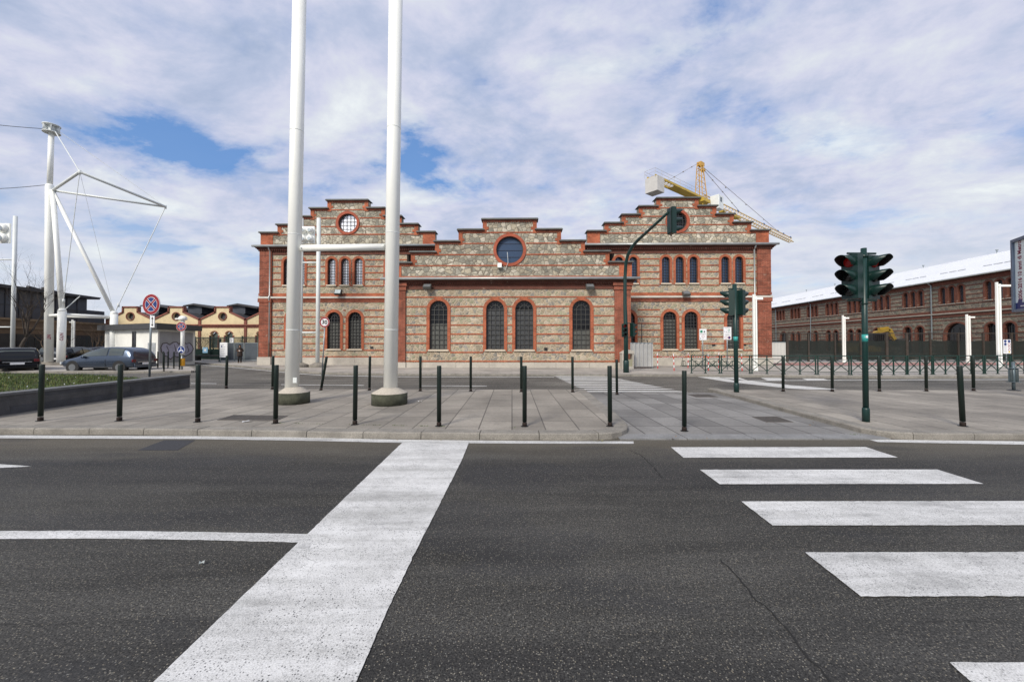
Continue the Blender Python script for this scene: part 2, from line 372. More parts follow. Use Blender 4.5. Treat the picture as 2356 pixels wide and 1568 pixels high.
stoneG = mat_rubble('gable_stone', [(.33, .305, .245), (.43, .40, .32), (.28, .265, .22), (.40, .355, .27), (.50, .46, .38), (.24, .23, .19)], (.16, .135, .105), 3.3, .6)
stoneR = mat_rubble('long_hall_stone_shaded', [(.17, .15, .12), (.22, .19, .15), (.14, .13, .11), (.25, .21, .16), (.17, .17, .13)], (.24, .20, .16), 2.7)  # darker version of the hall stone, the wall's shade is in its colours
brick = mat_brick('red_brick', (.27, .062, .034), (.18, .038, .022), (.27, .16, .11), .85)
brickc = mat_brick('band_brick', (.42, .100, .042), (.30, .062, .027), (.30, .17, .11), .7)
brickd = mat_brick('dark_brick', (.16, .045, .030), (.11, .035, .024), (.13, .09, .07))
terra = M('terracotta', (.32, .075, .038), .8, .25, 2.5, bump=.2)
lime = M('limestone', (.42, .39, .34), .8, .16, 1.5, bump=.2, fine=.3)
sillm = M('window_sill_stone', (.55, .48, .38), .7, .1, 3)
copem = M('coping_slate', (.10, .105, .10), .6, .3, 2)
zinc = M('zinc_gutter', (.38, .40, .40), .4, .18, 1.5, metal=.35)
zincL = M('pale_ledge', (.50, .48, .43), .7, .15, 1.5)
ironm = M('window_iron', (.035, .035, .035), .5, .2, 5)
iron2 = M('window_iron_worn', (.06, .06, .056), .6, .2, 5)
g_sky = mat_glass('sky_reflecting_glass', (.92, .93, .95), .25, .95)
g_blue = mat_glass('blue_glass', (.030, .060, .125), .12, .25)
g_dark = mat_glass('dark_glass', (.008, .008, .010), .10, 0, .35)
g_car = mat_glass('car_glass', (.07, .085, .085), .04, .15, 1.0)
curt = M('grey_curtain', (.085, .088, .080), .6, .35, 2)
curt2 = M('dark_curtain', (.045, .048, .052), .5, .4, 3)
white = M('white_steel', (.86, .87, .83), .38, .05, .8)
whitew = M('white_steel_weathered', (.66, .69, .68), .45, .10, .8)
green = M('bollard_green', (.0035, .0120, .0088), .45, .25, 3, fine=.3)
greent = M('signal_green', (.003, .022, .018), .38, .2, 3)
greenp = M('signal_pole_green', (.005, .030, .027), .42, .25, 3)
rust = M('rust', (.022, .013, .010), .85, .4, 8)
black = M('black_plastic', (.010, .010, .011), .5, .2, 4)
galv = M('galvanised_steel', (.28, .32, .34), .4, .15, 3, metal=.6)
alu = M('aluminium_back', (.55, .56, .57), .45, .1, 3, metal=.3)
redp = M('sign_red', (.26, .010, .016), .45, .1, 3)
bluep = M('sign_blue', (.010, .032, .16), .45, .1, 3)
whp = M('sign_white', (.74, .75, .77), .45, .06, 3)
blackp = M('sign_black', (.012, .012, .012), .5, .1, 3)
conc = M('mossy_concrete', (.052, .055, .036), .95, .5, 4, bump=.8, fine=.6)
concl = M('pale_concrete', (.42, .38, .32), .9, .15, 2, bump=.3, fine=.3)
# ------------------------------------------------------------------ ground, road, islands, markings
HK = .12
structure(MB().sheet([(-400, -60), (400, -60), (400, 700), (-400, 700)], -.02).build('ground', asph2))
structure(MB().sheet([(-60, -12), (60, -12), (60, 13.2), (-60, 13.2)], 0).build('road', asph))
structure(MB().sheet([(-60, 13.2), (60, 13.2), (60, 24), (30, 24), (-8, 24), (-60, 60)], .001).build('street', asph2))
def off(poly, d):           # inward (left-hand) offset of an open polyline
    o = []
    for i, p in enumerate(poly):
        a = poly[max(i - 1, 0)]; b = poly[min(i + 1, len(poly) - 1)]
        t = Vector((b[0] - a[0], b[1] - a[1], 0)).normalized(); o.append((p[0] - t.y * d, p[1] + t.x * d))
    return o
def resample(pl, step):
    out = [Vector((pl[0][0], pl[0][1], 0))]; acc = 0
    for a, b in zip(pl, pl[1:]):
        a = Vector((a[0], a[1], 0)); b = Vector((b[0], b[1], 0)); l = (b - a).length; t = 0
        while acc + (l - t) >= step:
            t += step - acc; acc = 0; out.append(a + (b - a) * (t / l))
        acc += l - t
    out.append(Vector((pl[-1][0], pl[-1][1], 0))); return out
def kerb(name, line, w=.3, h=HK, stone=1.05, sub=4):
    mb = MB(); fine = resample(line, stone / sub); inner = off(fine, w); ch = off(fine, .022); z0 = -.015
    i = 0
    while i < len(fine) - 1:
        j = min(i + sub, len(fine) - 1); hh = h + random.uniform(-.004, .004); dh = random.uniform(0, .004)
        P = []
        for k in range(i, j + 1):
            sh = Vector((0, 0, 0))
            if k == i: sh = (fine[k + 1] - fine[k]).normalized() * .006
            if k == j: sh = (fine[k - 1] - fine[k]).normalized() * .006
            o = (fine[k].x + sh.x, fine[k].y + sh.y); c = (ch[k][0] + sh.x, ch[k][1] + sh.y); q = (inner[k][0] + sh.x, inner[k][1] + sh.y)
            P += [(o[0], o[1], z0), (o[0], o[1], hh - .022), (c[0], c[1], hh), (q[0], q[1], hh - dh), (q[0], q[1], z0)]
        n = j - i + 1; fs = [(0, 1, 2, 3, 4), tuple((n - 1) * 5 + k for k in (4, 3, 2, 1, 0))]
        for a in range(n - 1):
            for k in range(4): fs.append((a * 5 + k, a * 5 + k + 1, (a + 1) * 5 + k + 1, (a + 1) * 5 + k))
        mb.add(P, fs); i = j
    return structure(mb.build(name, kerbm))
def px(l, z=0): return [G(x, y, z)[:2] for x, y in l]
# near left island: outline runs left to right, then up the passage
LI = px([(0, 998.6), (279, 999.5), (530, 1003), (787, 1008), (1100, 1011.5), (1300, 1012.5), (1385, 1012), (1418, 1009), (1437, 1003.5), (1446, 996), (1443, 986), (1425, 968), (1395, 943), (1360, 914), (1345, 902)])
LI = [(LI[0][0] - 14, LI[0][1] + 1.2), (LI[0][0] - 5, LI[0][1] + .25)] + LI
kerb('kerb', LI)
far = 13.5
top = off(LI, .29)
structure(MB().prism_xy(top + [(LI[-1][0] - .3, far), (-40, far + .8)], -.015, HK - .003).build('pavement', pave))
# right island
RI = px([(2900, 1013), (2356, 1012), (2150, 1012), (2076, 1010.5), (2032, 1007), (1988, 1000), (1935, 985), (1860, 964.5), (1784, 943), (1700, 919), (1628, 900)])
RI = RI[::-1]
kerb('kerb', RI)
top = off(RI, .29)
structure(MB().prism_xy([(RI[0][0] + .29, 13.4)] + top + [(60, 8), (60, 13.4)], -.015, HK - .003).build('pavement', pave))
# flush crossing between the islands, its edge strip towards the road
pa = G(1446, 1011.5); pb = G(2040, 1011.5)
structure(MB().prism_xy([(pa.x - .3, pa.y + .36), (pb.x + .3, pb.y + .36), (RI[0][0] + 1.2, 13.45), (LI[-1][0] - .5, 13.45)], -.014, .02).build('crossing_path', pave2))
st = MB(); x = pa.x - .15
while x < pb.x: st.box(x, min(x + 1.18, pb.x + .3), pa.y, pa.y + .352, -.014, .024); x += 1.2
structure(st.build('crossing_edge_strip', M('strip_stone', (.20, .20, .20), .75, .2, 3, bump=.3, fine=.4)))
# far pavement with its kerb
FK = px([(3200, 868), (2700, 869.5), (2356, 869.5), (2070, 870.3), (1900, 869.5), (1725, 867.5), (1578, 866), (1200, 865), (900, 864), (744, 861), (688, 857.5), (605, 849.5), (534, 843), (464, 837.5), (420, 834), (340, 831.5), (200, 829.5), (-200, 828)])[::-1]
kerb('far_kerb', FK, .25, HK, 1.3, 3)
structure(MB().prism_xy(off(FK, .24) + [(70, 60), (-75, 60)], -.016, HK - .002).build('far_pavement', pavefar))
structure(MB().sheet([G(1776, 840, HK)[:2], G(2800, 840, HK)[:2], G(2800, 834, HK)[:2], G(1776, 834, HK)[:2]], HK + .003).build('red_paving', M('red_paving', (.34, .17, .15), .8, .2, 2, bump=.2)))
# small traffic island by the parked cars
SI = px([(-60, 858.5), (200, 858.5), (340, 858), (447, 856.8), (456, 854.5), (452, 850), (440, 846.5), (340, 844), (100, 843)])
kerb('island_kerb', SI, .2, HK, 1.2, 3)
structure(MB().prism_xy(off(SI, .19), -.012, HK - .002).build('island_pavement', pavefar))
# markings
def ragged(P, mat):
    if mat is not paint: return P
    out = []; st_ = random.getstate(); random.seed(len(P) * 7 + int(P[0][0] * 10)); 
    for a, b in zip(P, P[1:] + P[:1]):
        l = math.hypot(b[0] - a[0], b[1] - a[1]); n = max(1, min(160, int(l / .045)))
        for k in range(n):
            if abs(a[0]) > 12: n = 1
            t = k / n; w = .002 if k else .001
            out.append((a[0] + (b[0] - a[0]) * t + random.gauss(0, w), a[1] + (b[1] - a[1]) * t + random.gauss(0, w)))
            if n == 1: break
    random.setstate(st_); return out
def mark(polys, z, mat, name='road_marking'):
    mb = MB()
    for p in polys: mb.sheet(ragged(px(p), mat), z)
    return structure(mb.build(name, mat))
mark([[(928, 1016), (1080, 1015.5), (1062, 1060), (1027, 1130), (960, 1262), (890, 1408), (820, 1568), (760, 1710), (270, 1660), (356, 1568), (540, 1390), (705, 1231), (820, 1120)]], .008, paint)
def s3(x0, y0, x1, y1, l=3.2):      # crosswalk bar from its left edge line
    a = G(x0, y0); b = G(x1, y1); return [(a.x, a.y), (a.x + l, a.y + .01), (b.x + l, b.y + .01), (b.x, b.y)]
bars = MB()
for q in ((1543.5, 1029, 1572.5, 1053.2), (1610.5, 1081, 1655.5, 1114.3), (1705.5, 1154, 1777.5, 1209.7), (1852.5, 1271.7, 1981, 1373.5), (2186, 1526, 2420, 1745)):
    bars.sheet(ragged(s3(*q), paint), .008)
structure(bars.build('crosswalk_bars', paint))
mark([[(-300, 1000.5), (0, 1001), (450, 1002.8), (700, 1006), (915, 1011), (1200, 1014), (1458, 1015), (1458, 1020.5), (1200, 1020), (915, 1018.2), (700, 1013.5), (450, 1009.5), (0, 1008), (-300, 1007.5)]], .004, paint, 'edge_line')
mark([[(1997, 1010.5), (2120, 1012), (2356, 1015), (2700, 1019), (2700, 1026), (2356, 1022.5), (2120, 1018.5), (2020, 1016.5)]], .004, paint, 'edge_line')
mark([[(-300, 1224), (0, 1221.3), (230, 1220.8), (450, 1223.5), (715, 1228.5), (697, 1248), (450, 1242), (230, 1238.8), (0, 1239.6), (-300, 1244)]], .004, paint, 'lane_line')
mark([[(-120, 1065), (0, 1067.5), (74, 1072.7), (0, 1076), (-120, 1078)]], .004, paint, 'arrow_marking')
mark([[(316, 1035.5), (378, 1012), (450, 1012), (409, 1035.5)]], .003, M('asphalt_patch', (.030, .031, .036), .85, .3, 20, bump=.5), 'asphalt_patch')
crk = MB()
def crack(pts, w, seed):
    random.seed(seed); P = [G(*p) for p in pts]; Q = []
    for a, b in zip(P, P[1:]):
        n = max(3, int((b - a).length / .045))
        for k in range(n): Q.append(a + (b - a) * (k / n) + Vector((random.uniform(-.012, .012), random.uniform(-.016, .016), 0)))
    Q.append(P[-1]); vs = []
    for i, p in enumerate(Q):
        t = (Q[min(i + 1, len(Q) - 1)] - Q[max(i - 1, 0)]).normalized(); ww = w * random.uniform(.3, 1.1) * (1 if 0 < i < len(Q) - 1 else .1)
        vs += [(p.x - t.y * ww, p.y + t.x * ww, .003), (p.x + t.y * ww, p.y - t.x * ww, .003)]
    crk.add(vs, [(2 * i, 2 * i + 1, 2 * i + 3, 2 * i + 2) for i in range(len(Q) - 1)])
crack([(1448, 1035), (1475, 1047), (1500, 1070), (1523, 1100)], .011, 1)
crack([(1655, 1285), (1700, 1330), (1728, 1368), (1765, 1397), (1810, 1445), (1838, 1490), (1880, 1535), (1930, 1590)], .0075, 2)
structure(crk.build('road_crack', M('crack_dark', (.012, .012, .012), .95, .1)))
# second street: crosswalk, lane lines, hatched area
fb = MB()
for k in range(10):
    t = k / 9; Y = 13.9 + 6.25 * t; xl = 2.65 + (2.24 - 2.65) * t; xr = 6.04 + (4.94 - 6.04) * t
    hw = .17 + .05 * t
    fb.sheet([(xl + .06, Y - hw), (xr + .12, Y - hw), (xr - .12, Y + hw), (xl - .1, Y + hw)], .008)
structure(fb.build('far_crosswalk_bars', paint_far))
mark([[(647, 884), (837, 885.8), (837, 886.8), (647, 885)], [(439, 881.3), (498, 881.6), (498, 882.6), (439, 882.3)], [(966, 886.8), (1120, 887.3), (1120, 888.3), (966, 887.8)], [(240, 882), (350, 881.6), (350, 882.5), (240, 883)]], .005, paint_far, 'lane_line')
mark([[(464, 838.6), (534, 844.2), (605, 850.8), (688, 859), (744, 862.6), (900, 865.8), (1275, 866.8), (1275, 867.8), (900, 866.8), (744, 863.7), (688, 860.2), (605, 851.9), (534, 845.1), (464, 839.4)]], .005, paint_far, 'edge_line')
mark([[(1605, 867), (1655, 867), (1676, 871.5), (1721, 875.2), (1817.7, 885.5), (1927, 895.3), (1866, 895.8), (1817.7, 893.2), (1672.7, 878)],
      [(1655, 867.6), (1700, 868), (1721, 875.2), (1690, 875)],
      [(1750, 868.6), (1796.8, 869.4), (1809.7, 875), (1766, 875)], [(1845, 870.4), (1895, 871), (1906.4, 874.6), (1858, 874.6)]], .006, paint_far, 'hatched_marking')
mark([[(1721, 875.2), (1906, 873.9), (2356, 872.2), (2900, 871.5), (2900, 872.5), (2356, 873.2), (1906, 875), (1721, 876.3)]], .007, paint_far, 'edge_line')
# manhole and duct covers (set into the paving)
def cover(quad, z, label, mat, split=False):
    o = thing('duct_cover', label, 'manhole cover', G(*quad[0], z)); P = [G(x, y, z) - o.location for x, y in quad]
    mb = MB().prism_xy(P, -.01, .006); mb.build('cover_plate', mat, o)
    c = sum(P, Vector()) / 4; fr = MB()
    for a, b in zip(P, P[1:] + P[:1]): fr.tube([a + Vector((0, 0, .004)), b + Vector((0, 0, .004))], .008, 4)
    if split:
        a = (P[0] + P[3]) / 2; fr.tube([(P[0] + P[1]) / 2 * 1 + Vector((0, 0, .006)), (P[2] + P[3]) / 2 + Vector((0, 0, .006))], .007, 4)
    fr.build('cover_frame', M('cover_edge', (.13, .12, .11), .7, .2), o)
covm = M('cover_iron', (.060, .052, .045), .8, .35, 14, bump=.6)
cover([(500, 966), (539, 954.8), (661, 956.5), (634, 967.5)], HK, 'dark double duct cover set in the pale left pavement', covm)
cover([(1764.7, 971), (1730.6, 959), (1786.5, 958), (1825.5, 971)], .02, 'brown iron cover in the middle of the sunken crossing path', covm)
cover([(1602, 913.5), (1582, 907.4), (1631, 907.2), (1653, 913.3)], .02, 'brown iron cover at the far end of the crossing path by the kerb tip', covm)
# a few leaves and scraps along the kerb
random.seed(11); lf = MB()
for cx, cy, n, sx, sy in ((2000, 1006, 26, 26, 4), (1980, 1001, 12, 20, 3), (1350, 1014, 8, 60, 3), (1440, 978, 5, 6, 5), (1870, 976, 6, 30, 6), (800, 1012, 5, 300, 2), (1560, 1006, 4, 60, 6), (1650, 868, 8, 20, 1), (1760, 868.6, 9, 40, .6)):
    for k in range(n):
        z = .026 if (1446 < cx < 1960 and cy < 1010) else .011
        p = G(cx + random.gauss(0, sx * .5), cy + random.gauss(0, sy * .5), z); a = random.uniform(0, 6.28); r = random.uniform(.012, .028)
        lf.mi = random.randint(0, 2)
        lf.add([(p.x + r * math.cos(a + q) * (1 if q % 3.14 < 1 else .5), p.y + r * math.sin(a + q) * .8, z + random.uniform(0, .012)) for q in (0, 1.57, 3.14, 4.71)], [(0, 1, 2, 3)])
stuff(lf.build('fallen_leaves', [M('leaf_tan', (.30, .17, .05), .8, .3), M('leaf_brown', (.12, .06, .03), .8, .3), M('leaf_olive', (.18, .17, .05), .8, .3)]), 'dry tan leaves and scraps gathered along the kerbs', 'litter')
def scrap(x, y, z, sx, sy, label, mat=None):
    p = G(x, y, z); random.seed(int(x)); mb = MB(); vs = []
    for j in range(3):
        for i in range(4): vs.append(((i / 3 - .5) * sx, (j / 2 - .5) * sy, .006 + .022 * random.random()))
    mb.add(vs, [(a + b * 4, a + 1 + b * 4, a + 5 + b * 4, a + 4 + b * 4) for a in range(3) for b in range(2)])
    o = mb.build('paper_scrap', mat or whp, None, p); o.rotation_euler = (0, 0, random.uniform(-.6, .6)); tag(o, label, 'litter')
scrap(568, 970, HK, .16, .07, 'crumpled white paper beside the dark double duct cover')
scrap(464, 1298, .004, .036, .024, 'small pale scrap on the near asphalt left of the wide white line', M('grey_scrap', (.30, .33, .33), .6))
scrap(966, 923.5, HK, .09, .04, 'tiny white scrap beside the right round concrete pole base')
# grass tufts in the joint behind the kerb
random.seed(5); gt = MB()
for x in [random.uniform(640, 1000) for _ in range(26)] + [1015, 1020, 1180, 1960, 1965, 1972]:
    p = G(x, 974 + (x - 700) * .02, HK)
    for k in range(7):
        q = p + Vector((random.gauss(0, .035), random.gauss(0, .006), 0)); a = random.uniform(0, 6.28); h = random.uniform(.008, .026)
        gt.add([(q.x - .003, q.y, HK - .002), (q.x + .003, q.y, HK - .002), (q.x + .015 * math.cos(a), q.y + .015 * math.sin(a), HK + h)], [(0, 1, 2)])
stuff(gt.build('grass_tufts', M('moss_green', (.07, .10, .025), .9, .4, 9)), 'sparse green weeds growing in the joint behind the kerb', 'weeds')

# ------------------------------------------------------------------ the brick and rubble hall
YW = 29.0
PW = Plane(0, YW, R(-1.0)); CB = 3.1                    # wings at local y = 0, centre block front at local y = -CB
hall = thing('industrial_hall', 'long rubble stone and red brick hall with three stepped gables and round windows', 'building', PW.o, PW.a)
def zw(y): return PW.at(1178, y)[1]
def zc(y): return PW.at(1178, y, -CB)[1]
def xw(x, y=700): return PW.at(x, y)[0]
def xc(x, y=700): return PW.at(x, y, -CB)[0]
SW = YW / F; SC = (YW - CB) / F
def arch_pts(cx, hw, z0, z1, n=12, grow=0):
    zs = z1 - hw; r = hw + grow
    return [(cx - r, z0)] + [(cx - r * math.cos(math.pi * i / n), zs + r * math.sin(math.pi * i / n)) for i in range(n + 1)] + [(cx + r, z0)]
def circ_pts(cx, cz, r, n=28): return [(cx + r * math.cos(2 * math.pi * i / n), cz + r * math.sin(2 * math.pi * i / n)) for i in range(n)]
def wall(name, outer, holes, y, mats, parent, reveal=.32, zsplit=None):
    loops = [[Vector((a, b, 0)) for a, b in outer]] + [[Vector((a, b, 0)) for a, b in h] for h in holes]
    tri = tessellate_polygon(loops); P = [p for l in loops for p in l]
    mb = MB(); vs = [(p.x, y, p.y) for p in P]
    if zsplit is None: mb.add(vs, [tuple(t) for t in tri])
    else:
        for t in tri:
            mb.mi = 0; mb.add([vs[i] for i in t], [(0, 1, 2)])
    mb.mi = len(mats) - 1 if isinstance(mats, list) else 0
    for l in loops[1:]:
        n = len(l); mb.add([(p.x, y, p.y) for p in l] + [(p.x, y + reveal, p.y) for p in l], [(i, (i + 1) % n, n + (i + 1) % n, n + i) for i in range(n)])
    l = loops[0]; n = len(l); mb.mi = 0
    mb.add([(p.x, y, p.y) for p in l] + [(p.x, y + .5, p.y) for p in l], [(i, (i + 1) % n, n + (i + 1) % n, n + i) for i in range(n)])
    return mb.build(name, mats, parent)
def band(mb, z, t, x0, x1, y, blocks, proud=.03, step=None):
    """brick course cut where openings (x0,x1,z0,z1) stand"""
    iv = [(x0, x1)]
    for a, b, c, d in blocks:
        if z + t / 2 > c and z - t / 2 < d:
            nv = []
            for p, q in iv:
                if b <= p or a >= q: nv.append((p, q)); continue
                if a > p: nv.append((p, a))
                if b < q: nv.append((b, q))
            iv = nv
    for p, q in iv:
        if q - p > .05: mb.box(p, q, y - proud, y + .02, z - t / 2, z + t / 2)
# ---- windows
WCACHE = {}
def window(parent, cx, y, z0, z1, hw, kind, surround=.22, glass=None, fan=False, nx=4, split=None, small=False, bm=None):
    key = (round(z1 - z0, 2), round(hw, 3), kind, nx, split, fan, surround, glass.name)
    h = z1 - z0; zs = h - hw
    if key not in WCACHE:
        fr = MB(); t = .014 if hw > .35 else .010
        for i in range(1, nx):
            x = -hw + 2 * hw * i / nx; top_ = zs + math.sqrt(max(0, hw * hw - x * x))
            if fan and i in (1, nx - 1): top_ = zs - .02
            if fan and i not in (1, nx - 1): top_ = zs + hw * .55
            fr.box(x - t, x + t, -.03, .015, 0, top_)
        rows = max(4, int(round(zs / (2 * hw / nx) / (1.05 if hw > .35 else 1.0)))); 
        for j in range(1, rows + 1):
            z = zs * j / rows; fr.box(-hw, hw, -.028, .013, z - t, z + t)
        if fan:
            fr.ring(0, zs, hw * .5 - t, hw * .5 + t, -.03, .012, 0, 180, 14)
            for a in (35, 65, 90, 115, 145):
                c, s = math.cos(R(a)), math.sin(R(a)); fr.tube([(hw * .5 * c, -.01, zs + hw * .5 * s), (hw * c, -.01, zs + hw * s)], t, 4)
        elif not small:
            z = zs + hw * .5; w = math.sqrt(hw * hw * .75); fr.box(-w, w, -.028, .013, z - t, z + t)
        fr.ring(0, zs, hw - .035, hw, -.04, .02, 0, 180, 14); fr.box(-hw, -hw + .035, -.04, .02, 0, zs); fr.box(hw - .035, hw, -.04, .02, 0, zs); fr.box(-hw + .035, hw - .035, -.04, .02, 0, .035)
        frame = fr.mesh('window_frame', ironm if not (fan and hw > .5) else iron2)
        pn = MB(); pts = arch_pts(0, hw, 0, h)
        if split:
            zc_ = h * split; pn.mi = 1; pn.add([(-hw, .06, 0), (hw, .06, 0), (hw, .06, zc_), (-hw, .06, zc_)], [(0, 1, 2, 3)]); pn.mi = 0
            pts = [(-hw, zc_)] + arch_pts(0, hw, 0, h)[1:-1] + [(hw, zc_)]
        pn.add([(a, .06, b) for a, b in pts], [tuple(range(len(pts)))])
        pane = pn.mesh('pane', [glass, curt if kind != 'dim' else curt2])
        sr = MB(); zz0 = -.12
        sr.ring(0, zs, hw, hw + surround, -.05 , .30, 0, 180, 20)
        for s in (-1, 1):
            a, b = (hw, hw + surround) if s > 0 else (-hw - surround, -hw); sr.box(a, b, -.05, .30, zz0, zs)
        sur = sr.mesh('brick_surround', bm or brickc)
        si = MB().box(-hw - surround * .45, hw + surround * .45, -.11, .0, -.11, -.02).mesh('sill', sillm)
        WCACHE[key] = (frame, pane, sur, si)
    fm, pm, sm, im = WCACHE[key]
    f = link('window', fm, parent, (cx, y, z0)); fy = .16
    f.location = (cx, y + fy, z0)
    for nm, me in (('pane', pm), ('brick_surround', sm), ('sill', im)):
        c = link(nm, me, f)
        if nm != 'pane': c.location = (0, -fy, 0)
    return f
def round_window(parent, cx, y, cz, r, rw, glass, nbar, bars=ironm):
    fr = MB().ring(0, 0, r - .05, r, .1, .2, n=32)
    for i in range(1, nbar):
        x = -r + 2 * r * i / nbar; w = math.sqrt(r * r - x * x)
        fr.box(x - .011, x + .011, .13, .16, -w, w); fr.box(-w, w, .132, .158, x - .011, x + .011)
    f = fr.build('round_window', bars, parent, (cx, y, cz))
    MB().disc(0, 0, r, .2).build('pane', glass, f)
    MB().ring(0, 0, r, r + rw, -.07, .25, n=36).build('brick_surround', terra, f)
def gable(name, cx, s, hws, ys, zf, y, stone, eave_y, round_r, round_y, glass, nbar, dep, bandys, endw, ring_w, zsub=0):
    """stepped gable above the eave: wall, courses, quoins and copings"""
    zs = [zf(v) for v in ys]; hs = [h * s for h in hws]; ze = zf(eave_y); ct = .11; ov = .10
    out = [(cx - hs[-1], ze)]
    for i in reversed(range(len(hs))):
        out += [(cx - hs[i], zs[i] - ct)] if i == len(hs) - 1 else [(cx - hs[i], zs[i + 1] - ct), (cx - hs[i], zs[i] - ct)]
    right = [(2 * cx - a, b) for a, b in reversed(out)]
    rz = zf(round_y); rr = round_r * s
    wall(name + '_wall', out + right, [circ_pts(cx, rz, rr)], y, [stone, terra], hall)
    blk = [(cx - rr - ring_w * s, cx + rr + ring_w * s, rz - (rr + ring_w * s) * .72, rz + (rr + ring_w * s) * .72)]
    bc = MB(); q = MB(); cp = MB(); dn = MB()
    for by in bandys:
        z = zf(by)
        w = max([h for h, zz in zip(hs, zs) if zz - ct > z] or [hs[-1]])
        band(bc, z, 2.6 * s, cx - w + .02, cx + w - .02, y, blk, .03)
    for i, (h, z) in enumerate(zip(hs, zs)):
        zb = zs[i + 1] - ct if i + 1 < len(hs) else ze
        for sg in (-1, 1):
            w = endw * s if i < len(hs) - 1 else endw * s * 3.2
            a = cx + sg * h; b = a - sg * w
            q = MB(); q.box(min(a, b), max(a, b), y - .035, y + .04, zb - (.0 if i == len(hs) - 1 else .15), z - ct)
            if i < len(hs) - 1:
                b2 = a - sg * w * 1.5; q.box(min(b, b2), max(b, b2), y - .034, y + .04, zb + .10, zb + .28)
            q.build('brick_quoin', brickc, hall)
        segs = [(cx - h, cx + h)] if i == 0 else [(cx - h, cx - hs[i - 1] + .02), (cx + hs[i - 1] - .02, cx + h)]
        for a, b in segs:
            a2 = a - ov if a < cx - h + .01 else a; b2 = b + ov if b > cx + h - .01 else b
            if i > 0:
                if a > cx: a2 = a - .12
                else: b2 = b + .12
            cp.prism_xz([(a2, z - .06), (b2, z - .06), (b2, z - .03), (b2 - .05, z + .03), (a2 + .05, z + .03), (a2, z - .03)], y - .20, y + .62)
            dn.box(a - .02, b + .02, y - .075, y + .05, z - ct - .03, z - .06)
            k = a + .03
            while k < b - .05: dn.box(k, k + .055, y - .07, y + .03, z - ct - .11, z - ct - .03); k += .12
    bc.build('brick_course', brickc, hall); dn.build('gable_cornice', brick, hall); cp.build('gable_coping', copem, hall)
    round_window(hall, cx, y, rz, rr, ring_w * s, glass, nbar)
    # roof behind
    roof = MB(); zr = zs[1] - .3; hb = hs[-1]
    roof.prism_xz([(cx - hb, ze - .2), (cx + hb, ze - .2), (cx, zr)], y + .5, y + dep); roof.build('roof', M('roof_slate', (.09, .085, .08), .8, .25, 3, bump=.3), hall)
    return ze
def eave(x0, x1, y, z, parent, over=.42, left=True, right=True, hb=.62, dent=True, col=None):
    """zinc gutter over a corbelled brick cornice"""
    g = MB(); a = x0 - (over if left else 0); b = x1 + (over if right else 0)
    g.prism_xy([(a, y - over), (b, y - over), (b, y), (a, y)], z - .02, z + .03)
    g.tube([(a, y - over, z - .05), (b, y - over, z - .05)], .085, 8)
    g.build('gutter', zinc, parent)
    c = MB()
    for k, (dz, pr) in enumerate(((.10, .34), (.17, .27), (.25, .20), (.36, .13), (hb, .06))):
        z1 = z - .02 - (0 if k == 0 else (.10, .17, .25, .36)[k - 1]); z0 = z - .02 - dz
        c.box(x0 - (pr if left else 0), x1 + (pr if right else 0), y - pr, y + .02, z0, z1)
    if dent:
        k = x0
        while k < x1: c.box(k, k + .07, y - .24, y - .12, z - .36, z - .27); c.box(k + .07, k + .14, y - .115, y - .05, z - .47, z - .39); k += .16
    c.build('brick_cornice', brickd if col is None else col, parent)
